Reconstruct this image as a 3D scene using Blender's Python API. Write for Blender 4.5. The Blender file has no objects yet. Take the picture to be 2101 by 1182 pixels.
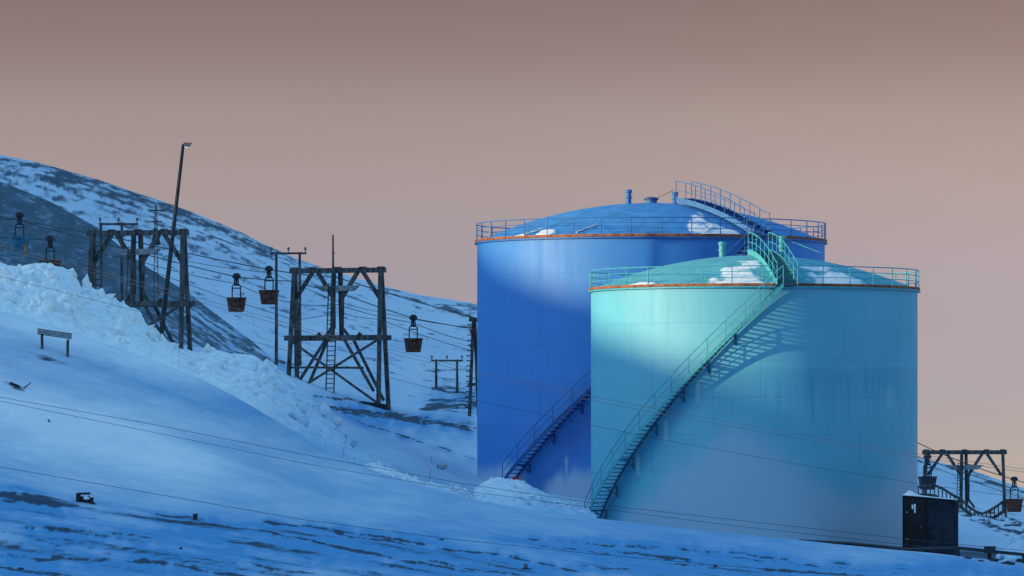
import bpy, math, random
import numpy as np
from mathutils import Vector, Matrix

random.seed(7)
rng = np.random.default_rng(11)
scene = bpy.context.scene
col = scene.collection

# ------------------------------------------------------------------ view
F, CX, Y0 = 14000.0, 1050.5, 1020.0        # long telephoto, level camera with lens shift


def at(px, py, Y):
    return Vector(((px - CX) / F * Y, Y, (Y0 - py) / F * Y))


cam = bpy.data.cameras.new('camera')
cam.sensor_width = 36
cam.lens = F / 2101 * 36
cam.shift_y = (Y0 - 591) / 2101
cam.clip_start = 1
cam.clip_end = 20000
cam_o = bpy.data.objects.new('camera', cam)
cam_o.rotation_euler = (math.pi / 2, 0, 0)
col.objects.link(cam_o)
scene.camera = cam_o

# ------------------------------------------------------------------ noise (numpy)
_perm = rng.permutation(256)
_perm = np.concatenate([_perm, _perm, _perm])
_grad = rng.normal(size=(256, 3))
_grad /= np.linalg.norm(_grad, axis=1)[:, None]


def perlin(x, y, z=0.0):
    x, y, z = np.broadcast_arrays(np.asarray(x, float), np.asarray(y, float), np.asarray(z, float))
    xi, yi, zi = np.floor(x).astype(int), np.floor(y).astype(int), np.floor(z).astype(int)
    xf, yf, zf = x - xi, y - yi, z - zi
    u, v, w = [t * t * t * (t * (t * 6 - 15) + 10) for t in (xf, yf, zf)]
    out = 0
    for dx in (0, 1):
        for dy in (0, 1):
            for dz in (0, 1):
                h = _perm[_perm[_perm[(xi + dx) & 255] + ((yi + dy) & 255)] + ((zi + dz) & 255)]
                g = _grad[h]
                d = g[..., 0] * (xf - dx) + g[..., 1] * (yf - dy) + g[..., 2] * (zf - dz)
                out = out + d * (u if dx else 1 - u) * (v if dy else 1 - v) * (w if dz else 1 - w)
    return out * 1.5


def fbm(x, y, z=0.0, o=4, gain=.5, lac=2.03):
    s, a, t = 0, 1, 0
    for i in range(o):
        s = s + a * perlin(x * lac ** i + 13.7 * i, y * lac ** i - 7.1 * i, z * lac ** i + 3.3 * i)
        t += a
        a *= gain
    return s / t


def worley(x, y, z=0.0):
    x, y, z = np.broadcast_arrays(np.asarray(x, float), np.asarray(y, float), np.asarray(z, float))
    xi, yi, zi = np.floor(x).astype(int), np.floor(y).astype(int), np.floor(z).astype(int)
    best = np.full(x.shape, 9.0)
    for dx in (-1, 0, 1):
        for dy in (-1, 0, 1):
            for dz in (-1, 0, 1):
                h = _perm[_perm[_perm[(xi + dx) & 255] + ((yi + dy) & 255)] + ((zi + dz) & 255)]
                g = _grad[h] * .5 + .5
                d = (xi + dx + g[..., 0] - x) ** 2 + (yi + dy + g[..., 1] - y) ** 2 + (zi + dz + g[..., 2] - z) ** 2
                best = np.minimum(best, d)
    return np.sqrt(best)


def sstep(a, b, x):
    t = np.clip((x - a) / (b - a), 0, 1)
    return t * t * (3 - 2 * t)


def pchip(xk, yk, x):
    """xk (n,), yk (n,m), x (k,) -> (k,m) monotone cubic"""
    h = np.diff(xk)[:, None]
    d = np.diff(yk, axis=0) / h
    m = np.zeros_like(yk)
    with np.errstate(divide='ignore', invalid='ignore'):
        w1, w2 = 2 * h[1:] + h[:-1], h[1:] + 2 * h[:-1]
        mm = (w1 + w2) / (w1 / d[:-1] + w2 / d[1:])
    mm[(d[:-1] * d[1:]) <= 0] = 0
    m[1:-1] = np.nan_to_num(mm)
    m[0], m[-1] = d[0], d[-1]
    i = np.clip(np.searchsorted(xk, x) - 1, 0, len(xk) - 2)
    t = ((x - xk[i]) / np.diff(xk)[i])[:, None]
    hh = h[i]
    return ((2 * t ** 3 - 3 * t ** 2 + 1) * yk[i] + (t ** 3 - 2 * t ** 2 + t) * hh * m[i]
            + (-2 * t ** 3 + 3 * t ** 2) * yk[i + 1] + (t ** 3 - t ** 2) * hh * m[i + 1])


# ------------------------------------------------------------------ object helpers
def tag(o, label=None, cat=None, group=None, kind=None):
    if label: o['label'] = label
    if cat: o['category'] = cat
    if group: o['group'] = group
    if kind: o['kind'] = kind
    return o


def thing(name, label, cat, loc, rz=0.0, group=None):
    o = bpy.data.objects.new(name, None)
    o.empty_display_size = .3
    o.location = loc
    o.rotation_euler = (0, 0, rz)
    col.objects.link(o)
    return tag(o, label, cat, group)


class MB:
    def __init__(s):
        s.v, s.f = [], []

    def raw(s, vs, fs):
        n = len(s.v)
        s.v += [tuple(v) for v in vs]
        s.f += [tuple(i + n for i in f) for f in fs]
        return s

    def box(s, c, d, rz=0.0):
        c = Vector(c)
        M = Matrix.Rotation(rz, 3, 'Z')
        vs = [c + M @ Vector((x * d[0] / 2, y * d[1] / 2, z * d[2] / 2)) for z in (-1, 1) for y in (-1, 1) for x in (-1, 1)]
        return s.raw(vs, [(0, 2, 3, 1), (4, 5, 7, 6), (0, 1, 5, 4), (2, 6, 7, 3), (0, 4, 6, 2), (1, 3, 7, 5)])

    def bar(s, p, q, w, h, up=(0, 0, 1), bevel=0):
        """rectangular beam from p to q"""
        p, q = Vector(p), Vector(q)
        d = (q - p).normalized()
        a = d.cross(Vector(up))
        if a.length < 1e-4: a = d.cross(Vector((1, 0, 0)))
        a.normalize()
        b = a.cross(d)
        vs = [r + a * x * w / 2 + b * y * h / 2 for r in (p, q) for x, y in ((-1, -1), (1, -1), (1, 1), (-1, 1))]
        return s.raw(vs, [(0, 3, 2, 1), (4, 5, 6, 7), (0, 1, 5, 4), (1, 2, 6, 5), (2, 3, 7, 6), (3, 0, 4, 7)])

    def tube(s, pts, r, n=6, closed=False, r1=None):
        pts = [Vector(p) for p in pts]
        m = len(pts)
        vs, fs = [], []
        for i, p in enumerate(pts):
            if closed:
                d = pts[(i + 1) % m] - pts[i - 1]
            else:
                d = pts[min(i + 1, m - 1)] - pts[max(i - 1, 0)]
            d.normalize()
            a = d.cross(Vector((0, 0, 1)))
            if a.length < 1e-3: a = Vector((1, 0, 0))
            a.normalize()
            b = a.cross(d)
            rr = r if r1 is None else r + (r1 - r) * i / (m - 1)
            for k in range(n):
                t = 2 * math.pi * k / n
                vs.append(p + a * math.cos(t) * rr + b * math.sin(t) * rr)
        for i in range(m if closed else m - 1):
            j = (i + 1) % m
            for k in range(n):
                l = (k + 1) % n
                fs.append((i * n + k, i * n + l, j * n + l, j * n + k))
        if not closed:
            fs.append(tuple(range(n)))
            fs.append(tuple(reversed(range((m - 1) * n, m * n))))
        return s.raw(vs, fs)

    def lathe(s, prof, n=48, c=(0, 0, 0), sx=1, sy=1):
        c = Vector(c)
        vs, fs = [], []
        for r, z in prof:
            for k in range(n):
                t = 2 * math.pi * k / n
                vs.append(c + Vector((r * math.cos(t) * sx, r * math.sin(t) * sy, z)))
        for i in range(len(prof) - 1):
            for k in range(n):
                l = (k + 1) % n
                fs.append((i * n + k, i * n + l, (i + 1) * n + l, (i + 1) * n + k))
        return s.raw(vs, fs)

    def mesh(s, name, mat, smooth=False):
        me = bpy.data.meshes.new(name)
        me.from_pydata(s.v, [], s.f)
        me.update()
        if mat: me.materials.append(mat)
        if smooth:
            me.polygons.foreach_set('use_smooth', [True] * len(me.polygons))
        return me

    def build(s, name, mat, parent=None, smooth=False, loc=(0, 0, 0)):
        o = bpy.data.objects.new(name, s.mesh(name, mat, smooth))
        col.objects.link(o)
        o.location = loc
        if parent: o.parent = parent
        return o


def put(name, me, parent, loc=(0, 0, 0), rot=(0, 0, 0)):
    o = bpy.data.objects.new(name, me)
    col.objects.link(o)
    o.parent = parent
    o.location = loc
    o.rotation_euler = rot
    return o


def grid_mesh(name, P, mat, attrs=None, closed=False, smooth=True):
    """P (r,c,3) grid of points"""
    r, c, _ = P.shape
    idx = np.arange(r * c).reshape(r, c)
    if closed:
        a, b = idx[:-1], np.roll(idx, -1, axis=1)[:-1]
        d, e = idx[1:], np.roll(idx, -1, axis=1)[1:]
    else:
        a, b, d, e = idx[:-1, :-1], idx[:-1, 1:], idx[1:, :-1], idx[1:, 1:]
    q = np.stack([a.ravel(), b.ravel(), e.ravel(), d.ravel()], 1)
    return raw_mesh(name, P.reshape(-1, 3), q, mat, {k: v.ravel() for k, v in (attrs or {}).items()}, smooth)


def raw_mesh(name, V, Q, mat, attrs=None, smooth=True):
    me = bpy.data.meshes.new(name)
    n, k = len(Q), Q.shape[1]
    me.vertices.add(len(V))
    me.vertices.foreach_set('co', np.ascontiguousarray(V, dtype=np.float32).ravel())
    me.loops.add(n * k)
    me.loops.foreach_set('vertex_index', Q.ravel().astype(np.int32))
    me.polygons.add(n)
    me.polygons.foreach_set('loop_start', np.arange(0, n * k, k, dtype=np.int32))
    me.polygons.foreach_set('use_smooth', np.full(n, smooth))
    for key, v in (attrs or {}).items():
        at_ = me.attributes.new(key, 'FLOAT', 'POINT')
        at_.data.foreach_set('value', np.ascontiguousarray(v, dtype=np.float32))
    me.update(calc_edges=True)
    me.validate()
    if mat: me.materials.append(mat)
    return me


def link(name, me, parent=None, loc=(0, 0, 0)):
    return put(name, me, parent, loc)


# ------------------------------------------------------------------ materials
def new_mat(name):
    m = bpy.data.materials.new(name)
    m.use_nodes = True
    nt = m.node_tree
    return m, nt, nt.nodes['Principled BSDF']


def nd(nt, t, **kw):
    n = nt.nodes.new(t)
    for k, v in kw.items():
        if k in n.inputs: n.inputs[k].default_value = v
        else: setattr(n, k, v)
    return n


def mixc(nt, fac, a, b):
    n = nt.nodes.new('ShaderNodeMix')
    n.data_type = 'RGBA'
    for sock, v in ((n.inputs[0], fac), (n.inputs[6], a), (n.inputs[7], b)):
        if hasattr(v, 'is_output'): nt.links.new(v, sock)
        elif isinstance(v, (int, float)): sock.default_value = v
        else: sock.default_value = (*v, 1)
    return n.outputs[2]


def mth(nt, op, a, b=0.0, c=0.0, clamp=False):
    n = nt.nodes.new('ShaderNodeMath')
    n.operation = op
    n.use_clamp = clamp
    for s, v in zip(n.inputs, (a, b, c)):
        if hasattr(v, 'is_output'): nt.links.new(v, s)
        else: s.default_value = v
    return n.outputs[0]


def maprange(nt, v, a, b, c=0.0, d=1.0):
    n = nt.nodes.new('ShaderNodeMapRange')
    n.interpolation_type = 'SMOOTHSTEP'
    nt.links.new(v, n.inputs[0])
    for i, x in zip((1, 2, 3, 4), (a, b, c, d)): n.inputs[i].default_value = x
    return n.outputs[0]


def attr(nt, name):
    n = nt.nodes.new('ShaderNodeAttribute')
    n.attribute_name = name
    return n.outputs['Fac']


def noise(nt, scale, detail=4, rough=.55, stretch=(1, 1, 1), kind='Object'):
    tc = nt.nodes.new('ShaderNodeTexCoord')
    mp = nt.nodes.new('ShaderNodeMapping')
    mp.inputs['Scale'].default_value = stretch
    nt.links.new(tc.outputs[kind], mp.inputs['Vector'])
    n = nt.nodes.new('ShaderNodeTexNoise')
    n.inputs['Scale'].default_value = scale
    n.inputs['Detail'].default_value = detail
    n.inputs['Roughness'].default_value = rough
    nt.links.new(mp.outputs[0], n.inputs['Vector'])
    return n.outputs['Fac']


def bump(nt, bsdf, h, strength, dist):
    b = nt.nodes.new('ShaderNodeBump')
    b.inputs['Strength'].default_value = strength
    b.inputs['Distance'].default_value = dist
    nt.links.new(h, b.inputs['Height'])
    nt.links.new(b.outputs[0], bsdf.inputs['Normal'])


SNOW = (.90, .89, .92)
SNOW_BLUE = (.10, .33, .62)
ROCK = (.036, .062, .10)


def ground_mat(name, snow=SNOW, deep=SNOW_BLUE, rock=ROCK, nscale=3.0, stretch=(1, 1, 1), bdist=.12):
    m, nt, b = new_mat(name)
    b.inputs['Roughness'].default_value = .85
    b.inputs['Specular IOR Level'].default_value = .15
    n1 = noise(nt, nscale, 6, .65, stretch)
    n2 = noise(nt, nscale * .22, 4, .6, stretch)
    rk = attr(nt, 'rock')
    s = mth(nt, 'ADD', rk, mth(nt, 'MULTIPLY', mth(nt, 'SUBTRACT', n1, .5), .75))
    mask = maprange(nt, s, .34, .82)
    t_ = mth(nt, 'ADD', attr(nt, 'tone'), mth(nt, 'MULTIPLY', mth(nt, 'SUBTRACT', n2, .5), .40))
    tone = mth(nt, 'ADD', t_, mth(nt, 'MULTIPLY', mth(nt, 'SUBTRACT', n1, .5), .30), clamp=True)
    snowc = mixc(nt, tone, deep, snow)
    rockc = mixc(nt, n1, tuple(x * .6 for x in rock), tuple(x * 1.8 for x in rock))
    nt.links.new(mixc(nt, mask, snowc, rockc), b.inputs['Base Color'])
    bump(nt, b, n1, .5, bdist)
    return m


M = {}
M['ground'] = ground_mat('snow_ground', nscale=2.2, stretch=(.45, .8, 2.0))
M['dark_hill'] = ground_mat('scree_hill', rock=(.058, .098, .135), nscale=1.6, bdist=.5)
M['mountain'] = ground_mat('mountain_snow', nscale=.2, bdist=1.0)


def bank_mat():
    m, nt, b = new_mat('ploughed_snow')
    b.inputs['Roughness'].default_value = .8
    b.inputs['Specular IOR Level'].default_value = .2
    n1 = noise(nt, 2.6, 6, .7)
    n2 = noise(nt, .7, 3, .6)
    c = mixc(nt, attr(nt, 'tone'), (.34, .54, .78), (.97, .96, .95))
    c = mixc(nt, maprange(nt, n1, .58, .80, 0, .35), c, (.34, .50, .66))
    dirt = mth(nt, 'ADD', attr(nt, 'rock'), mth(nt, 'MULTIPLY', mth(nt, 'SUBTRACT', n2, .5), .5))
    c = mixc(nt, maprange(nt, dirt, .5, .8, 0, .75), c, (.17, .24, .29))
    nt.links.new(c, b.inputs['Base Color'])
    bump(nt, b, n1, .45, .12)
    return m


M['bank'] = bank_mat()


def tank_mat(name, paint, frostc, dark):
    m, nt, b = new_mat(name)
    b.inputs['Specular IOR Level'].default_value = .65
    n1 = noise(nt, .35, 5, .6)
    n2 = noise(nt, 1.6, 5, .65, (1.3, 1.3, .12))
    base = mixc(nt, n1, tuple(x * .86 for x in paint), tuple(min(1, x * 1.13) for x in paint))
    base = mixc(nt, maprange(nt, n2, .55, .85, 0, .30), base, dark)
    base = mixc(nt, attr(nt, 'stain_shade'), base, dark)
    fr = mth(nt, 'ADD', attr(nt, 'frost_light'), mth(nt, 'MULTIPLY', mth(nt, 'SUBTRACT', n2, .5), .4))
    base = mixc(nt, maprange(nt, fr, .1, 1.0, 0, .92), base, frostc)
    base = mixc(nt, attr(nt, 'streak'), base, (.42, .60, .60))
    nt.links.new(base, b.inputs['Base Color'])
    r = maprange(nt, n2, .2, .8, .56, .66)
    nt.links.new(r, b.inputs['Roughness'])
    return m


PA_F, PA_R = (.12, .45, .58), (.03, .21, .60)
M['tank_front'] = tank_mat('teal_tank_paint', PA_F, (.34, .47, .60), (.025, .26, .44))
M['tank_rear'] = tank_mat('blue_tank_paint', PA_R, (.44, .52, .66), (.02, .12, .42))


def simple(name, c, rough=.6, var=.35, nscale=6, stretch=(1, 1, 1), metal=0.0, bd=0.0, c2=None, spec=.3):
    m, nt, b = new_mat(name)
    b.inputs['Roughness'].default_value = rough
    b.inputs['Metallic'].default_value = metal
    b.inputs['Specular IOR Level'].default_value = spec
    n = noise(nt, nscale, 5, .6, stretch)
    f = maprange(nt, n, .3, .7)
    nt.links.new(mixc(nt, f, tuple(x * (1 - var) for x in c), c2 or tuple(min(1, x * (1 + var)) for x in c)), b.inputs['Base Color'])
    if bd: bump(nt, b, n, .6, bd)
    return m


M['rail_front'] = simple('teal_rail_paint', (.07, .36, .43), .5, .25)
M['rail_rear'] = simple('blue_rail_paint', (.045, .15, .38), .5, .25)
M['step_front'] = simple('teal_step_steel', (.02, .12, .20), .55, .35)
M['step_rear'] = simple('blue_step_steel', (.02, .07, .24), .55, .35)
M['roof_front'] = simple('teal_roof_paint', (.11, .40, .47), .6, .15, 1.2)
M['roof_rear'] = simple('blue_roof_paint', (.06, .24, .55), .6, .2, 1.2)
M['orange'] = simple('rust_orange_board', (.26, .065, .03), .75, .4, 3, c2=(.44, .13, .05))
M['wood'] = simple('weathered_timber', (.034, .041, .052), .85, .5, 5, (1, 1, .3), c2=(.115, .118, .125))
M['wood_dark'] = simple('tarred_timber', (.028, .032, .042), .8, .5, 4)
M['pale_wood'] = simple('grey_plank', (.20, .22, .25), .8, .35, 5)
M['rust'] = simple('rusty_bucket_steel', (.085, .034, .036), .85, .6, 5, c2=(.17, .065, .052))
M['blue_steel'] = simple('blue_painted_steel', (.03, .14, .23), .6, .4, 4)
M['iron'] = simple('dark_iron', (.025, .030, .045), .6, .5, 8)
M['cable'] = simple('steel_rope', (.05, .06, .08), .6, .3, 10)
M['brown_cable'] = simple('brown_power_wire', (.13, .12, .13), .7, .3, 6)
M['shed'] = simple('black_sheet_metal', (.010, .011, .018), .55, .5, 1.5, spec=.15)
M['shed_panel'] = simple('dark_corrugated_sheet', (.022, .032, .050), .6, .4, 2, spec=.15)
M['snow'] = simple('settled_snow', (.86, .84, .86), .8, .05, 3, bd=.008)
M['pink'] = simple('faded_red_marker', (.42, .14, .22), .6, .3, 5)
M['red'] = simple('red_plastic', (.62, .02, .03), .45, .3, 5)
M['lamp'] = simple('grey_lamp_housing', (.10, .10, .11), .5, .3, 5)
M['stone'] = simple('grey_stone', (.12, .14, .16), .85, .5, 3, bd=.05)
M['pale_stone'] = simple('snow_dusted_stone', (.30, .36, .42), .85, .4, 3, bd=.05)
M['porcelain'] = simple('insulator_porcelain', (.10, .11, .13), .35, .3, 6)
M['yellow'] = simple('yellow_rope', (.75, .38, .08), .6, .3, 5)
M['ochre'] = simple('faded_ochre_board', (.30, .17, .08), .75, .4, 4)
M['pale'] = simple('pale_sign_board', (.65, .70, .72), .6, .2, 5)


def roof_snow(name, paint):
    m, nt, b = new_mat(name)
    b.inputs['Roughness'].default_value = .75
    b.inputs['Specular IOR Level'].default_value = .2
    n = noise(nt, 5, 5, .6)
    f = mth(nt, 'ADD', attr(nt, 'cover'), mth(nt, 'MULTIPLY', mth(nt, 'SUBTRACT', n, .5), .35))
    nt.links.new(mixc(nt, maprange(nt, f, .12, .8), paint, (.87, .84, .86)), b.inputs['Base Color'])
    return m


M['roof_snow_front'] = roof_snow('thin_snow_on_teal_roof', (.10, .38, .46))
M['roof_snow_rear'] = roof_snow('thin_snow_on_blue_roof', (.06, .24, .55))

# ------------------------------------------------------------------ terrain
P = np.array([-9000, -4000, -1500, -300, 0, 100, 200, 300, 400, 500, 600, 700, 800, 900, 980, 1100, 1200, 1400, 1700, 1880, 2101, 2500, 3200, 9000], float)


def row(**k):
    xs = sorted((int(a.replace('m', '-').replace('p', '')), b) for a, b in k.items())
    return np.interp(P, [x for x, _ in xs], [y for _, y in xs])


ROWS = [
    (15, row(p0=9000, p2101=9500)),
    (150, row(m1500=1560, p0=1600, p2101=1640)),
    (250, row(m1500=1360, p0=1390, p1050=1330, p2101=1290)),
    (300, row(m9000=1100, m1500=1170, p0=1185, p400=1200, p980=1205, p1400=1208, p2101=1218, p3200=1240)),
    (320, row(m9000=800, m1500=800, m300=930, p0=965, p400=1025, p700=1082, p980=1112, p1400=1147, p1700=1164, p2101=1190, p3200=1235)),
    (345, row(m9000=240, m1500=330, m300=575, p0=640, p100=668, p200=702, p300=735, p400=770, p500=822, p600=885, p700=945, p800=978,
              p900=1006, p980=1030, p1100=1046, p1200=1058, p1400=1085, p1700=1116, p1880=1133, p2101=1160, p2500=1195, p3200=1230)),
    (355, row(m9000=240, m1500=330, m300=575, p0=640, p300=735, p600=870, p800=972, p980=1045, p1100=1085, p1200=1118, p1700=1126, p1880=1134, p2101=1150, p3200=1220)),
    (372, row(m9000=250, m1500=350, m300=580, p0=650, p300=725, p600=835, p800=935, p980=1010, p1200=1060, p1400=1112, p1700=1116, p1880=1120, p2101=1135, p3200=1210)),
    (392, row(m9000=260, m1500=370, m300=590, p0=650, p300=705, p600=812, p800=905, p980=985, p1200=1000, p1400=1010, p1700=1040, p1880=1095, p2101=1118, p3200=1190)),
    (415, row(m9000=260, m1500=380, m300=590, p0=650, p300=695, p600=792, p700=835, p800=868, p900=905, p980=935, p1200=970, p1700=1030, p1880=1072, p2101=1104, p3200=1180)),
    (440, row(m9000=260, m1500=380, m300=590, p0=650, p300=692, p500=740, p600=772, p700=812, p800=842, p900=862, p980=882, p1200=930, p1700=1010, p1880=1055, p2101=1086, p3200=1170)),
    (500, row(m9000=250, m1500=380, m300=590, p0=650, p300=690, p500=725, p600=750, p700=780, p800=805, p900=822, p980=842, p1200=890, p1700=985, p1880=1030, p2101=1066, p3200=1150)),
    (700, row(m9000=230, m1500=360, m300=560, p0=600, p300=655, p500=685, p600=705, p800=742, p980=775, p1200=830, p1700=935, p1880=992, p2101=1042, p3200=1120)),
    (1000, row(m9000=200, m1500=330, m300=430, p0=480, p300=560, p500=610, p600=640, p800=680, p980=705, p1200=760, p1700=890, p1880=968, p2101=1026, p3200=1100)),
    (1400, None),
    (1520, None), (3000, None), (9000, None)]
SKY_X = [-9000, -1500, -300, -100, 0, 50, 100, 200, 300, 400, 500, 550, 650, 780, 870, 980, 1200, 1500, 1700, 1882, 1990, 2101, 2500, 3200, 9000]
SKY_Y = [75, 165, 297, 324, 337, 346, 356, 382, 417, 451, 491, 515, 556, 596, 620, 636, 690, 790, 865, 943, 965, 1006, 1060, 1090, 1100]


def gsm(y, sig):
    k = np.exp(-.5 * (np.arange(-60, 61) / sig) ** 2)
    k /= k.sum()
    return np.convolve(np.pad(y, 60, mode='edge'), k, 'valid')


_dense = np.arange(-9000, 9001, 5.0)
ROWZ, ROWY = [], []
for Y, r in ROWS:
    if r is not None:
        py = gsm(np.interp(_dense, P, r), 5)
        z = (Y0 - py) / F * Y
    elif Y == 1400:
        py = gsm(np.interp(_dense, SKY_X, SKY_Y), 3)
        z = (Y0 - py) / F * Y
        zs = z
    else:
        z = {1520: zs - 6, 3000: zs * .2 - 60, 9000: zs * 0 - 90}[Y]
    ROWZ.append(z)
    ROWY.append(float(Y))
ROWZ, ROWY = np.array(ROWZ), np.array(ROWY)


def ground_grid(pxs, Ys):
    zk = np.stack([np.interp(pxs, _dense, z) for z in ROWZ])
    return pchip(ROWY, zk, Ys)


def ground_at(px, Y):
    return float(ground_grid(np.array([float(px)]), np.array([float(Y)]))[0, 0])


pxs = np.concatenate([np.linspace(-9000, -700, 50), np.linspace(-670, -150, 60), np.arange(-140, 2260, 4.0), np.linspace(2270, 2800, 60), np.linspace(2900, 9000, 40)])
Ys = np.concatenate([np.linspace(15, 240, 12), np.linspace(252, 296, 24), np.arange(297, 312, .4), np.arange(312, 348, .25), np.arange(348, 376, 1.0),
                     np.arange(376, 450, 1.0), np.arange(450, 560, 2.2), np.arange(560, 900, 7), np.arange(900, 1402, 9), [1410, 1440, 1520, 1800, 2300, 3000, 5000, 9000]])
Z = ground_grid(pxs, Ys)
YY = np.repeat(Ys[:, None], len(pxs), 1)
PX = np.repeat(pxs[None], len(Ys), 0)
XX = (PX - CX) / F * YY
PY = Y0 - Z / YY * F
# relief
near = sstep(420, 330, YY)
dist = sstep(440, 900, YY)
Z = Z + near * (.16 * fbm(XX * .10, YY * .16, 1.0, 3) + .05 * fbm(XX * .35, YY * .9, 2.0, 4) * sstep(345, 315, YY))
Z = Z + (1 - near) * (.10 * fbm(XX * .2, YY * .2, 5.0, 4)) + dist * .7 * fbm(XX * .035, YY * .02, 8.0, 5)
# small steps along the scoured foreground
ctr = Z + .155 * XX
stre = fbm(XX * .10, ctr * 3.2, 3.3, 5, .65)
stre2 = fbm(XX * .22 + 40, ctr * 5.5, 6.1, 4, .65)
py_lim = np.interp(PX, [-300, 0, 200, 420, 600, 700, 900, 1100, 1300, 1500, 1700, 1900, 2101], [950, 975, 1000, 1035, 1050, 1062, 1090, 1100, 1108, 1125, 1145, 1170, 1180])
fore = sstep(-10, 55, PY - py_lim) * sstep(346, 335, YY)
rock = fore * np.clip(.25 + 1.0 * stre + .9 * stre2, 0, .85)
# scoured patches further up the open slope
def blob(cx, cy, rx, ry, ang, amp):
    c, s = math.cos(ang), math.sin(ang)
    u, v = (PX - cx) * c + (PY - cy) * s, -(PX - cx) * s + (PY - cy) * c
    return amp * np.exp(-((u / rx) ** 2 + (v / ry) ** 2))


wob = 1 + 1.2 * fbm(PX / 60, PY / 14, 4.0, 4)
front_zone = sstep(349, 343, YY)
rock = rock + front_zone * wob * (blob(90, 735, 95, 9, .28, .55) + blob(30, 795, 40, 7, .45, .75) + blob(10, 745, 50, 6, .3, .5)
                                  + blob(230, 755, 60, 5, .3, .3) + blob(60, 1025, 70, 7, .1, .6))
smoke = np.zeros_like(rock)
mid = sstep(384, 400, YY) * sstep(720, 560, YY)
# dark lines running down to the right
LINES = [
    ([(-40, 1005), (40, 1016), (92, 1024)], 7, .9), ([(-40, 1022), (30, 1030), (70, 1034)], 5, .7), ([(60, 1030), (110, 1040), (150, 1037)], 7, .8),
    ([(305, 1050), (350, 1058), (440, 1064)], 4, .8), ([(330, 1066), (395, 1073), (480, 1084), (565, 1096)], 5, 1.1), ([(565, 1096), (600, 1102), (725, 1128), (875, 1156), (960, 1172)], 6, 1.15),
    ([(545, 1073), (600, 1077), (670, 1083), (740, 1096), (825, 1108), (900, 1124), (1050, 1141), (1110, 1156), (1190, 1176)], 5, 1.1), ([(660, 1084), (720, 1100), (800, 1110), (850, 1118)], 6, .9),
    ([(-40, 1136), (40, 1142), (110, 1150)], 7, .9), ([(110, 1144), (200, 1148), (270, 1153), (330, 1160)], 5, .8), ([(270, 1151), (350, 1158), (425, 1173), (500, 1182)], 6, .95),
    ([(40, 1086), (120, 1086), (200, 1089), (260, 1098), (330, 1112)], 4, .75), ([(150, 1092), (200, 1100), (240, 1108)], 4, .6), ([(60, 1108), (100, 1116), (130, 1122)], 4, .55), ([(270, 1116), (310, 1124), (350, 1132)], 5, .5),
    ([(880, 1150), (920, 1157), (1000, 1172), (1060, 1180)], 5, 1.0), ([(470, 1112), (560, 1122), (640, 1134)], 4, .45), ([(1020, 1102), (1080, 1108), (1170, 1112)], 4, .75), ([(1090, 1122), (1180, 1128), (1240, 1137)], 4, .5),
    ([(1170, 1115), (1250, 1120), (1330, 1126)], 6, .7), ([(1230, 1132), (1330, 1140), (1420, 1150)], 6, .65), ([(1300, 1118), (1380, 1126), (1450, 1136)], 7, .6), ([(1450, 1140), (1560, 1150), (1680, 1162)], 4, .6), ([(1620, 1158), (1760, 1170), (1900, 1182)], 4, .5),
    ([(400, 1150), (520, 1160), (640, 1176)], 4, .6), ([(620, 1145), (700, 1160), (800, 1180)], 4, .5), ([(0, 1165), (60, 1172), (130, 1180)], 6, .7), ([(1180, 1160), (1300, 1168), (1420, 1180)], 4, .6), ([(1420, 1128), (1520, 1136), (1640, 1148)], 5, .8), ([(1540, 1162), (1660, 1172), (1780, 1182)], 5, .7), ([(1700, 1152), (1820, 1162), (1960, 1174)], 4, .6), ([(1340, 1152), (1440, 1160), (1530, 1172)], 5, .8), ([(1900, 1160), (2000, 1168), (2110, 1178)], 4, .6)]
MID = [([(670, 836), (760, 846), (850, 860), (985, 886)], 9, 1.0), ([(700, 846), (800, 858), (900, 872)], 6, .9), ([(725, 864), (860, 904), (980, 944)], 3.5, .9), ([(640, 812), (720, 820), (800, 840)], 6, .9),
       ([(850, 840), (930, 832), (990, 826)], 8, 1.0), ([(880, 822), (930, 820), (985, 812)], 4, .8), ([(870, 800), (960, 806), (990, 808)], 4, .8), ([(900, 868), (940, 872), (985, 880)], 4, .6), ([(545, 735), (600, 748)], 6, .8)]
for (pl_, w, a) in LINES + MID:
    front_ = (pl_, w, a) in LINES
    lx, ly = np.array([p[0] for p in pl_], float), np.array([p[1] for p in pl_], float)
    r0, r1 = (0, int(np.searchsorted(Ys, 350))) if front_ else tuple(int(q) for q in np.searchsorted(Ys, [378, 640]))
    c0, c1 = np.searchsorted(pxs, [lx[0] - 30, lx[-1] + 30])
    sl_ = (slice(r0, r1), slice(c0, c1))
    px_, py_ = PX[sl_], PY[sl_]
    yl = np.interp(px_, lx, ly)
    inside = sstep(lx[0] - 25, lx[0] + 25, px_) * sstep(lx[-1] + 25, lx[-1] - 25, px_)
    brk = fbm(px_ / 30 + lx[0], py_ / 30, 2.0, 3)
    v = py_ - yl + 7 * fbm(px_ / 55, py_ / 100 + a, 9.0, 4)
    ww = w * (.32 + .55 * np.clip(brk + .25, 0, 1))
    zone_ = front_zone[sl_] if front_ else mid[sl_]
    rock[sl_] += zone_ * a * 1.1 * np.exp(-(v / ww) ** 2) * inside * np.clip(.66 + 1.1 * brk + 1.1 * fbm(px_ / 7, py_ / 3.0, 2.0, 3), 0, 1.4)
    smoke[sl_] += zone_ * a * np.exp(-((v - w) / (w * 3.2)) ** 2) * inside * np.clip(.55 + brk, 0, 1)
# gravel under the front tank and around the shed
rock = rock + sstep(350, 354, YY) * sstep(373, 366, YY) * sstep(1640, 1720, PX) * .75
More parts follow.
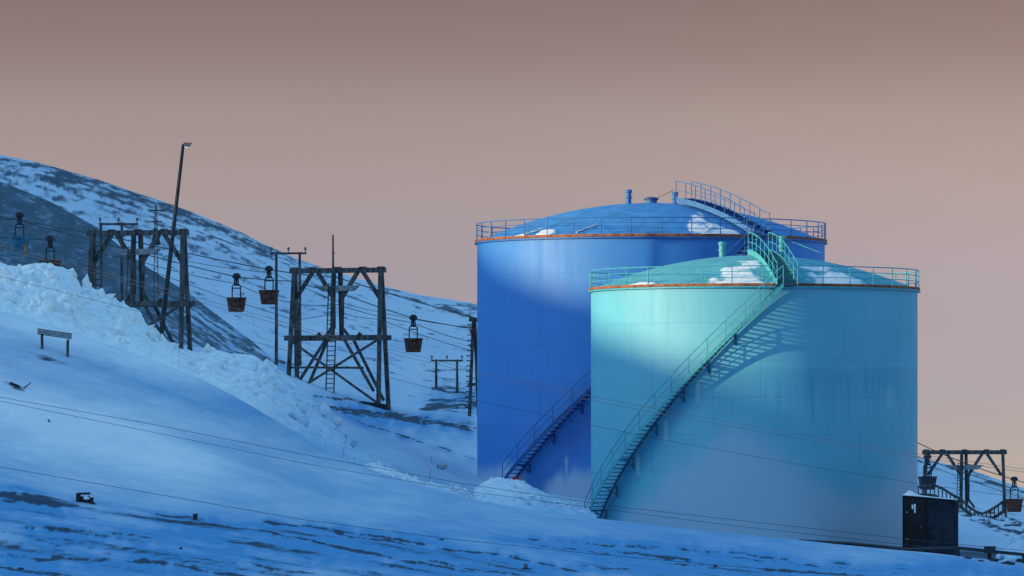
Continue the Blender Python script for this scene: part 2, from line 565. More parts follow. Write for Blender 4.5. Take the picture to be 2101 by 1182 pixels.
# middle ground: bare strips beside the cableway
mid = sstep(384, 400, YY) * sstep(720, 560, YY)
brkm = np.clip(.25 + 1.5 * fbm(PX / 45, PY / 5, 4.0, 4, .65) + .8 * fbm(PX / 9, PY / 3, 6.0, 3), 0, 1.5)
rock = rock + mid * brkm * 1.7 * (blob(800, 852, 130, 11, .12, .8) + blob(920, 830, 70, 13, .05, .9) + blob(950, 870, 60, 7, .1, .45) + blob(720, 822, 60, 6, .1, .6)
                           + blob(560, 740, 60, 7, .2, .5) + blob(850, 905, 130, 5, .32, .6) + blob(900, 800, 50, 5, .1, .4)
                           + blob(2065, 1078, 60, 18, .35, 1.5) + blob(2000, 1060, 60, 9, .4, 1.2))
# far hillside
skyy = np.interp(PX, SKY_X, SKY_Y)
dv = PY - skyy
hill = sstep(600, 800, YY)
hs = fbm(PX / 95 + PY / 300, (dv + .05 * PX) / 6.5, 7.7, 5, .7)
hs2 = fbm(PX / 30, (dv + .05 * PX) / 4, 1.7, 4, .7)
crest = np.exp(-(dv / 13) ** 2) * sstep(60, 130, PX) * (.55 + .45 * sstep(640, 300, PX))
upper = sstep(760, 300, PX) * sstep(120, 20, dv)
rock = rock + hill * np.clip(.24 + 1.05 * hs + .9 * hs2 + .34 * crest + .28 * upper, 0, .78)
midslope = sstep(430, 500, YY) * (1 - hill)
rock = rock + midslope * np.clip(.24 + 1.0 * hs + .9 * hs2, 0, 1) * .8
rock = rock + midslope * blob(880, 760, 150, 30, .35, .22) + hill * blob(700, 735, 150, 24, .3, .15)
rock = np.clip(rock, 0, 1.0)
# tone: light patches and shade bands painted in, pale snow (1) to bluer snow (0)
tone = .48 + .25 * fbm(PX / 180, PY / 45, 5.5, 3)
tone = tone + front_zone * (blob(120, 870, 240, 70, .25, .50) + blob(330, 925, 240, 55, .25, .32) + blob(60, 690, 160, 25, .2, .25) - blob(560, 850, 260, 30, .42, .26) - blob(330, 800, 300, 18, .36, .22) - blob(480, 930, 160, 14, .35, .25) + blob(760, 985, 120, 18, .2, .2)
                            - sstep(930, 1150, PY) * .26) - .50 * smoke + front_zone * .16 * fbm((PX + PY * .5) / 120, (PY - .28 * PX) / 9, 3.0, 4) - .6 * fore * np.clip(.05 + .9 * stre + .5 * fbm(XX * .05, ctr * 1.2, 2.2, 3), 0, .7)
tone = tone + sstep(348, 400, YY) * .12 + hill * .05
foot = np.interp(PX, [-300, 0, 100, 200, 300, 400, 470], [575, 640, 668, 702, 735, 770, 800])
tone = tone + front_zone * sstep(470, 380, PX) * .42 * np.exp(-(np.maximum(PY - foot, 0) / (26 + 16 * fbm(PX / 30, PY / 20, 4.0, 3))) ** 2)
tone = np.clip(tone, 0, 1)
G = np.stack([XX, YY, Z], -1)
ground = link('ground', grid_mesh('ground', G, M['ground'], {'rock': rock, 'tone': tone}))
tag(ground, kind='structure')



def hit(px, py, ylo=300.0, yhi=346.0):
    """point of the open slope seen at this bearing"""
    j = int(np.argmin(np.abs(pxs - px)))
    c = Y0 - Z[:, j] / Ys * F
    k = np.where((Ys > ylo) & (Ys < yhi))[0]
    for i in k:
        if c[i] <= py:
            t = (c[i - 1] - py) / max(c[i - 1] - c[i], 1e-6)
            Yh = Ys[i - 1] + (Ys[i] - Ys[i - 1]) * min(max(t, 0), 1)
            return at(px, py, Yh)
    return at(px, py, yhi)


# dark scree hill on the left
hx = np.concatenate([np.linspace(-900, -60, 60), np.arange(-50, 585, 2.5)])
sk = gsm(np.interp(hx, [-900, -200, 0, 100, 200, 290, 340, 380, 450, 520, 560, 600], [90, 300, 372, 412, 467, 541, 572, 596, 650, 702, 737, 762]), 4)
bs = np.interp(hx, [-900, 0, 300, 450, 560, 600], [600, 690, 715, 740, 752, 775])
tt = np.concatenate([np.linspace(0, 1, 190), np.linspace(1.02, 1.5, 14)])
T, HX = np.meshgrid(tt, hx, indexing='ij')
SKm, BSm = np.repeat(sk[None], len(tt), 0), np.repeat(bs[None], len(tt), 0)
HY = 452 + 100 * T * (.25 + .75 * sstep(620, 250, HX)) + 6 * sstep(300, 600, HX)
tf = np.minimum(T, 1)
HPY = BSm + (SKm - BSm) * (tf ** .9)
HZ = (Y0 - HPY) / F * HY - np.maximum(T - 1, 0) * 46
HXw = (HX - CX) / F * HY
sl = np.sin(np.minimum(T, 1) * math.pi)
HZ = HZ + .35 * fbm(HXw * .3, HY * .12, 2.0, 5) * (sl + .12)
diag = HPY - .62 * HX
low = sstep(220, 430, HX) * sstep(560, 680, HPY)
hrock = .78 + .35 * fbm(HX / 40, HPY / 18, 3.0, 5, .65) - low * (.00 + 1.9 * np.abs(fbm(HX / 150 + HPY / 200, diag / 15, 4.0, 4, .6))) \
    - .16 * sstep(.1, .5, fbm(HX / 16, (HPY - .4 * HX) / 6, 8.0, 4)) + low * .10
hrock = np.clip(hrock, 0, 1)
htone = np.clip(.45 + .4 * fbm(HX / 30, HPY / 20, 1.0, 3), 0, 1)
dark_hill = link('hill', grid_mesh('hill', np.stack([HXw, HY, HZ], -1), M['dark_hill'], {'rock': hrock, 'tone': htone}))
tag(dark_hill, kind='structure')

# mountain standing to the left of the valley, between the sun and the tanks
my = np.concatenate([np.linspace(40, 254, 40), np.arange(256, 420, 2.0), np.linspace(425, 2300, 150)])
mx = np.concatenate([np.linspace(-720, -300, 30), np.linspace(-290, -210, 45), np.linspace(-204, -150, 20)])
MX, MY = np.meshgrid(mx, my)
ridge = np.interp(MY, [0.0, 216.0, 261.0, 268.0, 273.0, 277.0, 279.5, 284.0, 288.0, 292.0, 298.0, 305.0, 307.0, 311.0, 313.5, 317.0, 342.0, 700, 1100, 1400, 1650, 2000, 2300], [50.56, 50.56, 51.06, 51.86, 52.66, 53.46, 54.66, 55.46, 55.86, 56.26, 56.96, 58.06, 58.36, 59.16, 59.66, 60.76, 65.56, 97, 128, 150, 125, 40, -30])
prof = np.interp(MX, [-720, -250, -150], [.25, 1.0, -.1])
MZ = ridge * prof + .5 * fbm(MX * .04, MY * .05, 1.0, 4) + 8 * fbm(MX * .012, MY * .01, 3.0, 4) * (1 - np.exp(-((MX + 250) / 30) ** 2)) * .8
mrock = np.clip(.35 + .8 * fbm(MX * .03, MY * .02, 2.0, 4), 0, 1)
mountain = link('mountain', grid_mesh('mountain', np.stack([MX, MY, MZ], -1), M['mountain'], {'rock': mrock, 'tone': mrock * 0 + .5}))
tag(mountain, kind='structure')


# ------------------------------------------------------------------ ploughed snow banks
def ico(sub=1):
    import bmesh
    bm = bmesh.new()
    bmesh.ops.create_icosphere(bm, subdivisions=sub, radius=1)
    V = np.array([v.co[:] for v in bm.verts])
    Fc = np.array([[v.index for v in f.verts] for f in bm.faces])
    bm.free()
    return V, Fc


ICO1, ICO2 = ico(1), ico(2)


def bank(name, top, bot, Yf, Yt, Yb, drop, amp, rough, n_chunk, tone_fn, dirt_fn, seed, step=1.6, chunk=(.05, .42)):
    xs = np.arange(top[0][0], top[-1][0], step)
    ty = np.interp(xs, [p[0] for p in top], [p[1] for p in top])
    by = np.interp(xs, [p[0] for p in bot], [p[1] for p in bot])
    by = by + 9 * fbm(xs / 38, xs * 0, seed, 4)
    nv = 90
    t = np.linspace(0, 1.45, nv)
    Tm, X = np.meshgrid(t, xs, indexing='ij')
    f = np.minimum(Tm, 1)
    e = f ** .8
    Yd = np.where(Tm <= 1, Yf + (Yt - Yf) * f, Yt + (Yb - Yt) * (Tm - 1) / .45)
    zb = (Y0 - by[None]) / F * Yf
    zt = (Y0 - ty[None]) / F * Yt
    zz = zb + (zt - zb) * e - drop * sstep(1, 1.45, Tm) - .5 * sstep(.06, 0, Tm)
    Xw = (X - CX) / F * Yd
    env = sstep(0, .25, Tm) * (1 - .5 * sstep(1, 1.4, Tm))
    w1 = worley(Xw * .75 + seed, Yd * .5, zz * .75)
    w2 = worley(Xw * 1.7 + seed, Yd * 1.2, zz * 1.7)
    w3 = worley(Xw * 3.9 + seed, Yd * 2.4, zz * 3.9)
    dsp = amp * ((.55 - worley(Xw * .32 + seed, Yd * .2, zz * .32)) * .9 + (.55 - w1) * 1.0 + (.5 - w2) * .55 + (.5 - w3) * .28) + amp * .7 * fbm(Xw * .5, Yd * .4, zz * .5 + seed, 4, .6)
    env = env * np.clip(.75 + 1.3 * fbm(X / 75, Tm * 1.6, seed, 3), .22, 1.35)
    dsp = dsp * env * rough(X)
    zz = zz + dsp * .85
    Yd2 = Yd - dsp * 1.3
    Xw2 = Xw + env * rough(X) * .25 * amp * fbm(Xw * 1.1, Yd, zz * 1.1 + 9, 3)
    py = Y0 - zz / Yd2 * F
    tone_ = np.clip(tone_fn(X, Tm, py) + .5 * (.5 - w2) + .25 * (.45 - w3), 0, 1)
    dirt = np.clip(dirt_fn(X, Tm, py), 0, 1)
    V = np.stack([Xw2, Yd2, zz], -1).reshape(-1, 3)
    idx = np.arange(V.shape[0]).reshape(nv, len(xs))
    Q = np.stack([idx[:-1, :-1].ravel(), idx[:-1, 1:].ravel(), idx[1:, 1:].ravel(), idx[1:, :-1].ravel()], 1)
    Tri = np.concatenate([Q[:, [0, 1, 2]], Q[:, [0, 2, 3]]])
    vs, fs, tn, dr = [V], [Tri], [tone_.ravel()], [dirt.ravel()]
    off = len(V)
    r = np.random.default_rng(seed)
    grid_i = np.arange(nv * len(xs)).reshape(nv, len(xs))
    for _ in range(n_chunk):
        i, j = r.integers(2, 66), r.integers(2, len(xs) - 2)
        k = grid_i[i, j]
        if r.random() > rough(np.array([X.ravel()[k]]))[0] * min(1.0, env.ravel()[k]) ** 2: continue
        s = chunk[0] + (chunk[1] - chunk[0]) * r.random() ** 4
        v = ICO1[0] * (1 + .35 * r.normal(size=(len(ICO1[0]), 1))) * s * r.uniform(.6, 1.2, 3)
        vs.append(v + V[k] + np.array([0, -.1 * s, .15 * s]))
        fs.append(ICO1[1] + off)
        tn.append(np.full(len(v), np.clip(tone_.ravel()[k] + r.uniform(-.25, .25), 0, 1)))
        dr.append(np.full(len(v), dirt.ravel()[k]))
        off += len(v)
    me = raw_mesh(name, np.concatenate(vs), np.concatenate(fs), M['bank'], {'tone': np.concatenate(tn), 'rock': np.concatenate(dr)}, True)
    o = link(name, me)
    return tag(o, kind='structure')


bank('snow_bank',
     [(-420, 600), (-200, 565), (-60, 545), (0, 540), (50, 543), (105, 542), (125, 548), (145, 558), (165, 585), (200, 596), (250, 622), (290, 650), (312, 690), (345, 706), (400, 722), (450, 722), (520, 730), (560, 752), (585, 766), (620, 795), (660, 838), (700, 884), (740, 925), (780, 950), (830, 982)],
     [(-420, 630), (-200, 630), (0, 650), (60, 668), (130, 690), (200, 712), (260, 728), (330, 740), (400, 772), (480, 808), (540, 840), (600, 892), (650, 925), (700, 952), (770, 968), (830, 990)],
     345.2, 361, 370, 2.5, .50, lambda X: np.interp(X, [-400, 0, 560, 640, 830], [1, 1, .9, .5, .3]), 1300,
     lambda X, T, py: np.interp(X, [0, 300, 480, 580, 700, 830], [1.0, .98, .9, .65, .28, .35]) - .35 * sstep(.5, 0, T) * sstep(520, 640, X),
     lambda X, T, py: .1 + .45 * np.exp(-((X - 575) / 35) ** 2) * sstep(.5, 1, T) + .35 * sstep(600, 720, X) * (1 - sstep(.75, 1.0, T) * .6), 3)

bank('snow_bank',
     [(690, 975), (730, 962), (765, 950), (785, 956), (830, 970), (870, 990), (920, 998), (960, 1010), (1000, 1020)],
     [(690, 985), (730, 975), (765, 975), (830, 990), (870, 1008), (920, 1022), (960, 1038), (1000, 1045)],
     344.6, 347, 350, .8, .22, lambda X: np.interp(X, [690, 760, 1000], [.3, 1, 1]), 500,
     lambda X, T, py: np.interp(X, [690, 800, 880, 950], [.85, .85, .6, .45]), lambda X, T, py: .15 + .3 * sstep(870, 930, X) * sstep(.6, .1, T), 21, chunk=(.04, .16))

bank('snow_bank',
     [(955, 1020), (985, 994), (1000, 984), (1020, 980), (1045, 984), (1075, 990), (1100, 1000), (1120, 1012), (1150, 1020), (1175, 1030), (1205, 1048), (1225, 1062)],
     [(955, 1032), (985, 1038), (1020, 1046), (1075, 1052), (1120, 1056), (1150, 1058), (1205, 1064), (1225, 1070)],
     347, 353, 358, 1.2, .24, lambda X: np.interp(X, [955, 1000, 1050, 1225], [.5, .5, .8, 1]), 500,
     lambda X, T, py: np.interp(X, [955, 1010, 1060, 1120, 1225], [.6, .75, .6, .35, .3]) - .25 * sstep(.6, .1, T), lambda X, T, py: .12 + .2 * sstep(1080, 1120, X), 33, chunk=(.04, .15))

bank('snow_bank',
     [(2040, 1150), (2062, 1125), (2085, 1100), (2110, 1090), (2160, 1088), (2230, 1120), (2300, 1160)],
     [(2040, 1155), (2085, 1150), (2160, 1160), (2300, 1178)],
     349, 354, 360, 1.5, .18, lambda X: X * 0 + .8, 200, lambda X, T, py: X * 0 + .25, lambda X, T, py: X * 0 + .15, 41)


# ------------------------------------------------------------------ storage tanks
def make_tank(name, label, c, R, zb, zt, roofh, mats, nposts, stair, roof_stair, vents, hatch, snow, frost_fn, px_scale, post_phase):
    paint, rail, step, roofm, snowm = mats
    H = zt - zb
    root = thing(name, label, 'storage tank', (c[0], c[1], zb))
    # shell with surface attributes
    nth, nz = 900, 240
    th = np.linspace(0, 2 * math.pi, nth, endpoint=False)          # theta: 0 towards camera, + to the right
    zz = np.linspace(-.6, H - .001, nz)
    Zm, TH = np.meshgrid(zz, th, indexing='ij')
    thw = (TH + math.pi) % (2 * math.pi) - math.pi
    # plate courses: hair-thin steps where sheets overlap
    course = H / 7
    k = np.floor(Zm / course)
    ph = (k % 2) * .17
    seam_v = np.exp(-(((thw + ph + math.pi / 9) % (2 * math.pi / 9) - math.pi / 9) * R / .035) ** 2)
    seam_h = np.exp(-((Zm - np.round(Zm / course) * course) / .035) ** 2)
    rad = R + .006 * fbm(thw * 6, Zm * .35, 1.0, 3) + .004 * seam_v
    Pt = np.stack([rad * np.sin(TH), -rad * np.cos(TH), Zm], -1)
    frost_light, stain_shade, streak = frost_fn(thw, Zm, H)
    pid = np.floor((thw + ph + math.pi / 9) / (2 * math.pi / 9)) * 7.13 + k * 3.71
    plate = np.modf(np.abs(np.sin(pid * 12.9898) * 43758.5453))[0]
    runs = np.clip(fbm(thw * 55, Zm * .12, 6.0, 3) - .12, 0, 1) * np.clip(fbm(thw * 7, Zm * .3, 8.0, 3) + .4, 0, 1)
    stain_shade = np.clip(stain_shade + .34 * seam_v + .30 * seam_h + .14 * plate + .5 * runs, 0, 1)
    link('shell', grid_mesh('shell', Pt, paint, {'frost_light': frost_light, 'stain_shade': stain_shade, 'streak': streak}, closed=True), root)
    # roof dome
    prof = [(R + .02, H - .05), (R + .02, H + .01)] + [(R * math.cos(i / 28 * math.pi / 2), H + .012 + roofh * (1 - math.cos(i / 28 * math.pi / 2) ** 2)) for i in range(1, 28)] + [(.02, H + .012 + roofh)]
    roof = MB().lathe(prof, 160).build('roof', roofm, root, True)

    def roof_z(r):
        return H + .012 + roofh * (1 - (r / R) ** 2)

    # ledge and toe board round the rim
    MB().lathe([(R + .005, H - .13), (R + .16, H - .13), (R + .16, H - .05), (R + .005, H - .05)], 160).build('rim_ledge', rail, root)
    MB().lathe([(R + .10, H - .03), (R + .135, H - .03), (R + .135, H + .10), (R + .10, H + .10), (R + .10, H - .03)], 160).build('toe_board', M['orange'], root)
    Rr = R + .06
    gap0, gap1 = stair['t1'] - .035, stair['t1'] + .075

    def ring(z, r):
        n = 160
        mb = MB()
        pts = [Vector((Rr * math.sin(gap1 + (2 * math.pi - (gap1 - gap0)) * i / n), -Rr * math.cos(gap1 + (2 * math.pi - (gap1 - gap0)) * i / n), z)) for i in range(n + 1)]
        return mb.tube(pts, r, 6)

    railing = ring(H + 1.02, .032).build('railing', rail, root)
    for z in (.42, .72):
        ring(H + z, .02).build('rail', rail, railing)
    pm = MB().tube([(0, 0, -.13), (0, 0, 1.03)], .03, 6).mesh('post', rail)
    for i in range(nposts):
        a = post_phase + i * 2 * math.pi / nposts
        if gap0 < (a + math.pi) % (2 * math.pi) - math.pi < gap1: continue
        put('post', pm, railing, (Rr * math.sin(a), -Rr * math.cos(a), H), (0, 0, a))
    # curved outside staircase
    t0, t1, z0, z1 = stair['t0'], stair['t1'], stair['z0'] - zb, H + .02
    ri, ro = R + .16, R + .98
    n = 66

    def sp(r, f, dz=0):
        a = t0 + (t1 - t0) * f
        return Vector((r * math.sin(a), -r * math.cos(a), z0 + (z1 - z0) * f + dz))

    mb = MB()
    vs, fs = [], []
    for i in range(n + 1):
        for r in (ri - .02, ri + .02):
            for dz in (-.14, .12): vs.append(sp(r, i / n, dz))
    for i in range(n):
        for a, b in ((0, 1), (1, 3), (3, 2), (2, 0)):
            fs.append((i * 4 + a, i * 4 + b, i * 4 + 4 + b, i * 4 + 4 + a))
    st = mb.raw(vs, fs).build('staircase', step, root)
    vs2 = []
    for i in range(n + 1):
        for r in (ro - .02, ro + .02):
            for dz in (-.16, .10): vs2.append(sp(r, i / n, dz))
    MB().raw(vs2, fs).build('stringer', rail if stair.get('lit') else step, st)
    nt_ = stair['n']
    tm = MB().box((0, 0, 0), (.24, ro - ri - .04, .045)).mesh('tread', step)
    for i in range(1, nt_):
        f = i / nt_
        a = t0 + (t1 - t0) * f
        rm = (ri + ro) / 2
        put('tread', tm, st, (rm * math.sin(a), -rm * math.cos(a), z0 + (z1 - z0) * f), (0, 0, a))
    hr = MB().tube([sp(ro, i / n, 1.0) for i in range(n + 1)], .026, 6).build('handrail', rail, st)
    MB().tube([sp(ro, i / n, .55) for i in range(n + 1)], .018, 6).build('handrail', rail, st)
    spm = MB().tube([(0, 0, -.1), (0, 0, 1.0)], .024, 6).mesh('post', rail)
    for i in range(stair['posts'] + 1):
        f = i / stair['posts']
        q = sp(ro, f)
        put('post', spm, st, q)
    # wall brackets
    for f in stair['brackets']:
        mb = MB()
        mb.bar(sp(R - .02, f, -.18), sp(ro, f, -.18), .07, .07)
        mb.bar(sp(R - .02, f, -.62), sp(ro - .25, f, -.2), .05, .05)
        mb.bar(sp(R + .02, f, -.7), sp(R + .02, f, -.1), .12, .05, up=(0, 1, 0))
        mb.build('bracket', step, st)
    # landing plate at the rim
    a = (gap0 + gap1) / 2
    rm = R + .42
    MB().box((rm * math.sin(a), -rm * math.cos(a), H + .02), (1.0, 1.1, .05), a).build('landing', step, st)
    # roof stair, radial over the dome
    ta, r_in, rz_ = roof_stair['t'], roof_stair['r'], .55
    er = Vector((math.sin(ta), -math.cos(ta), 0))
    et = Vector((math.cos(ta), math.sin(ta), 0))
    lift = roof_stair.get('lift', .18)

    def rp(f, s, dz):
        r = R + .35 + (r_in - R - .35) * f
        zr = roof_z(min(r, R)) + lift
        return er * r + et * s * rz_ + Vector((0, 0, zr + dz))

    m_ = 24
    sides = []
    for s in (-1, 1):
        vs3 = []
        for i in range(m_ + 1):
            for w in (-.03, .03):
                for dz in (-.16, .14): vs3.append(rp(i / m_, s * (1 + w), dz))
        fs3 = []
        for i in range(m_):
            for x, y in ((0, 1), (1, 3), (3, 2), (2, 0)): fs3.append((i * 4 + x, i * 4 + y, i * 4 + 4 + y, i * 4 + 4 + x))
        fs3 += [(0, 2, 3, 1), (m_ * 4, m_ * 4 + 1, m_ * 4 + 3, m_ * 4 + 2)]
        sides.append((vs3, fs3))
    rs = MB().raw(*sides[0]).build('roof_stair', rail, root)
    MB().raw(*sides[1]).build('stringer', rail, rs)
    nr = roof_stair['n']
    tmr = MB().box((0, 0, 0), (rz_ * 2 - .08, .27, .045)).mesh('tread', step)
    for i in range(nr):
        q = rp((i + .5) / nr, 0, .08)
        put('tread', tmr, rs, q, (0, 0, ta))
    for s in (-1, 1):
        pts = [rp(i / m_, s, 1.05) for i in range(m_ + 1)]
        MB().tube(pts, .026, 6).build('handrail', rail, rs)
        MB().tube([p - Vector((0, 0, .5)) for p in pts], .018, 6).build('handrail', rail, rs)
        for i in range(roof_stair['posts'] + 1):
            q = rp(i / roof_stair['posts'], s, 0)
            MB().tube([q + Vector((0, 0, -.1)), q + Vector((0, 0, 1.05))], .024, 6).build('post', rail, rs)
    # vents and hatch on the roof
    for (x, y, h, r) in vents:
        rr = math.hypot(x, y)
        zr = roof_z(rr) - .05
        v = MB().lathe([(0.001, 0), (r, 0), (r, h * .8), (0.001, h * .8)], 16, (x, y, zr)).build('vent', rail, root, False)
        MB().lathe([(0.001, h * .78), (r * 1.25, h * .78), (r * 1.3, h * .94), (r * .9, h), (0.001, h)], 16, (x, y, zr)).build('vent_cap', rail, v)
        MB().lathe([(r, h * .42), (r * 1.4, h * .42), (r * 1.4, h * .48), (r, h * .48)], 16, (x, y, zr)).build('flange', rail, v)
    (x, y, h, r) = hatch
    zr = roof_z(math.hypot(x, y)) - .05
    hb = MB().lathe([(0.001, 0), (r * .8, 0), (r * .8, h * .6), (0.001, h * .6)], 20, (x, y, zr)).build('hatch', rail, root)
    MB().lathe([(0.001, h * .58), (r, h * .58), (r, h * .8), (r * .5, h), (0.001, h)], 20, (x, y, zr)).build('hatch_lid', step, hb)
    # settled snow on the roof
    for (ta0, ta1, ra0, ra1, thr, seed) in snow:
        na, nr_ = 150, 70
        A, RR = np.meshgrid(np.linspace(ta0, ta1, na), np.linspace(ra0, ra1, nr_))
        u, v = (A - ta0) / (ta1 - ta0), (RR - ra0) / (ra1 - ra0)
        xs, ys = RR * np.sin(A), -RR * np.cos(A)
        mval = fbm(xs * .7, ys * .5, seed, 4, .45) + .75 * np.minimum(np.minimum(u, 1 - u) * 3, 1) * (.35 + .65 * v) - thr
        zs_ = H + .012 + roofh * (1 - (RR / R) ** 2) + .003 + .05 * sstep(0, .4, mval) + .006 * fbm(xs * 1.5, ys * 1.5, seed, 3)
        keep = mval > 0
        V = np.stack([xs, ys, zs_], -1).reshape(-1, 3)
        idx = np.arange(na * nr_).reshape(nr_, na)
        q = np.stack([idx[:-1, :-1], idx[:-1, 1:], idx[1:, 1:], idx[1:, :-1]], -1).reshape(-1, 4)
        q = q[keep.ravel()[q].all(1)]
        used, inv = np.unique(q, return_inverse=True)
        if len(q): link('snow_patch', raw_mesh('snow_patch', V[used], inv.reshape(q.shape), snowm, {'cover': sstep(0, .42, mval).ravel()[used]}), roof)
    return root, roof_z


FT = dict(c=(13.06, 368.0), R=8.80, zb=-2.6, zt=11.16)
RT = dict(c=(7.98, 392.0), R=9.98, zb=.3, zt=14.65)


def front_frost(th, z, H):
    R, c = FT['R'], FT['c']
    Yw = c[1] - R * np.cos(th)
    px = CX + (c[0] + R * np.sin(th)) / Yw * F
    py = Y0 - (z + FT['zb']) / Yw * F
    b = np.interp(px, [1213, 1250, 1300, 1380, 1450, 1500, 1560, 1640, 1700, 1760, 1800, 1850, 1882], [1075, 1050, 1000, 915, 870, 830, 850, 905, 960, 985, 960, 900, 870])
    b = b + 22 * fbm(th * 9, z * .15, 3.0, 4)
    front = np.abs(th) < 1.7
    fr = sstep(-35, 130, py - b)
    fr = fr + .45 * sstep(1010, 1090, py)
    fr = fr + .25 * sstep(1862, 1882, px)  # pale rim light along the right edge, painted in with the frost
    stain_shade = np.zeros_like(th)
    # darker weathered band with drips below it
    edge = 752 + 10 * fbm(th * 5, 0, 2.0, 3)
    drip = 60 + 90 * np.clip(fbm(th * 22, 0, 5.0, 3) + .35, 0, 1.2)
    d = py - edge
    stain_shade = stain_shade + .28 * sstep(-6, 14, d) * sstep(1.0, .2, d / drip) * sstep(1445, 1500, px)
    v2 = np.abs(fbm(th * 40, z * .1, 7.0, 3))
    stain_shade = stain_shade + .25 * sstep(-3, 40, d) * sstep(170, 60, d) * sstep(.15, .4, v2) * sstep(1480, 1560, px)
    # soft shadow right of the stair, painted dark and kept clear of frost
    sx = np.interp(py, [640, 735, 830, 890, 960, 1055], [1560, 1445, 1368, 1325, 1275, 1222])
    stain_shade = stain_shade + .75 * np.exp(-((px - sx - 26) / 26) ** 2) * sstep(740, 830, py)
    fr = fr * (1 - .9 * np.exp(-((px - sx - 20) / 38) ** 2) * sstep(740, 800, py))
    stain_shade = stain_shade + .55 * np.exp(-((px - 1668) / 2.5) ** 2) * sstep(775, 800, py) * sstep(880, 850, py) \
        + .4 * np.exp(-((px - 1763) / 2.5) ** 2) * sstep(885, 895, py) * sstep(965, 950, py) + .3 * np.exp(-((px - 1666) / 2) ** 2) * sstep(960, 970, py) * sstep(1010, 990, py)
    streak = np.zeros_like(th)
    for (x, y0, y1, w) in [(1432, 775, 840, 4), (1366, 858, 922, 4), (1309, 930, 990, 3.5), (1826, 790, 850, 10), (1258, 990, 1030, 3)]:
        s = sstep(y0, y0 + 10, py) * sstep(y1, y1 - 20, py)
        streak = streak + .5 * np.exp(-((px - x) / w) ** 2) * s * (.5 if w > 6 else 1)
        stain_shade = stain_shade + .8 * np.exp(-((px - x) / w) ** 2) * sstep(y1 - 22, y1 - 10, py) * sstep(y1, y1 - 6, py) * (0 if w > 6 else 1)
    fr = fr * front
    return np.clip(fr, 0, 1.2), np.clip(stain_shade * front, 0, 1), np.clip(streak * front, 0, 1)


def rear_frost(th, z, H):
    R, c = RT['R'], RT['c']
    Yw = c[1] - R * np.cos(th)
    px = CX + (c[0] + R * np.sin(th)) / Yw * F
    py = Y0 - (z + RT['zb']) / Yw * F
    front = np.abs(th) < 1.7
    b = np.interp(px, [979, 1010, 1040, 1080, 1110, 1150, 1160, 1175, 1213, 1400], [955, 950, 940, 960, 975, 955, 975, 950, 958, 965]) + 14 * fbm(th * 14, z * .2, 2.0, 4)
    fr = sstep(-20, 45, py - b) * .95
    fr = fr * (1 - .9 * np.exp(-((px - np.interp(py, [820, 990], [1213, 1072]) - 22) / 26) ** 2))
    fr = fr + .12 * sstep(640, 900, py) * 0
    stain_shade = .5 * np.exp(-((px - np.interp(py, [800, 990], [1230, 1080]) - 30) / 34) ** 2) * sstep(800, 880, py) + .25 * sstep(860, 880, py + 6 * fbm(th * 8, 0, 1.0, 3)) * sstep(950, 900, py)  # stair's soft shadow painted along its right side, plus a darker band
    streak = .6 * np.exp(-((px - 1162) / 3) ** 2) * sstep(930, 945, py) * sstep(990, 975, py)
    return np.clip(fr * front, 0, 1.2), np.clip(stain_shade * front, 0, 1), np.clip(streak * front, 0, 1)


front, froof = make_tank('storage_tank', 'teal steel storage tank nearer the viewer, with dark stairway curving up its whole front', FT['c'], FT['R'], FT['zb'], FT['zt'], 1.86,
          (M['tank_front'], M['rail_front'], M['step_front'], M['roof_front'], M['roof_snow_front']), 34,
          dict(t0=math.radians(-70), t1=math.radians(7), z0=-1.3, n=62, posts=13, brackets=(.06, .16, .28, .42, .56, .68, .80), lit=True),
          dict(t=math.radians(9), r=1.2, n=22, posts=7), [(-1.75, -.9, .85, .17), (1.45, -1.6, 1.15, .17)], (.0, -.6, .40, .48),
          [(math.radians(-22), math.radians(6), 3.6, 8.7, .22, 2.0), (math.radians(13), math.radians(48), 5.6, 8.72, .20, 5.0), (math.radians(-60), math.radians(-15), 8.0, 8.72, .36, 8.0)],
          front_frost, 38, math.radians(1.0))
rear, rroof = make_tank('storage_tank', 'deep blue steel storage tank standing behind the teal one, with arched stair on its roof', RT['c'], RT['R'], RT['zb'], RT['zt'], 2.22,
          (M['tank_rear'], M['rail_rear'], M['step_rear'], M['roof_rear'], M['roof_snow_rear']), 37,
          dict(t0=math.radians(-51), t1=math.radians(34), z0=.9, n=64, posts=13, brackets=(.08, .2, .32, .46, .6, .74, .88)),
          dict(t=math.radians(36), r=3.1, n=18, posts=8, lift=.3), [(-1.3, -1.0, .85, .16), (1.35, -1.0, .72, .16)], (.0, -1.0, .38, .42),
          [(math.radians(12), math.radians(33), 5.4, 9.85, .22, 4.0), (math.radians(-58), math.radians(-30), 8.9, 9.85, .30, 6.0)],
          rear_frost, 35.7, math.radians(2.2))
# front tank: brace from the near vent, and yellow line on the rear roof
MB().tube([(1.45, -1.6, FT['zt'] - FT['zb'] + 2.75), (3.6, -2.2, FT['zt'] - FT['zb'] + 1.9)], .03, 6).build('brace', M['rail_front'], front)
hh = RT['zt'] - RT['zb']
MB().tube([(.35, -1.0, hh + 2.5), (1.3, -.5, hh + 2.98)], .025, 6).build('stay', M['yellow'], rear)
# pale planks on the rear roof edge
for (a, r0, r1) in ((-27, 8.6, 9.6), (-49, 9.0, 9.7), (17, 8.8, 9.7)):
    a0, a1 = math.radians(a), math.radians(a + 5)
    MB().bar((r1 * math.sin(a0), -r1 * math.cos(a0), rroof(r1) + .06), (r0 * math.sin(a1), -r0 * math.cos(a1), rroof(r0) + .12), .12, .05).build('plank', M['pale'], rear)


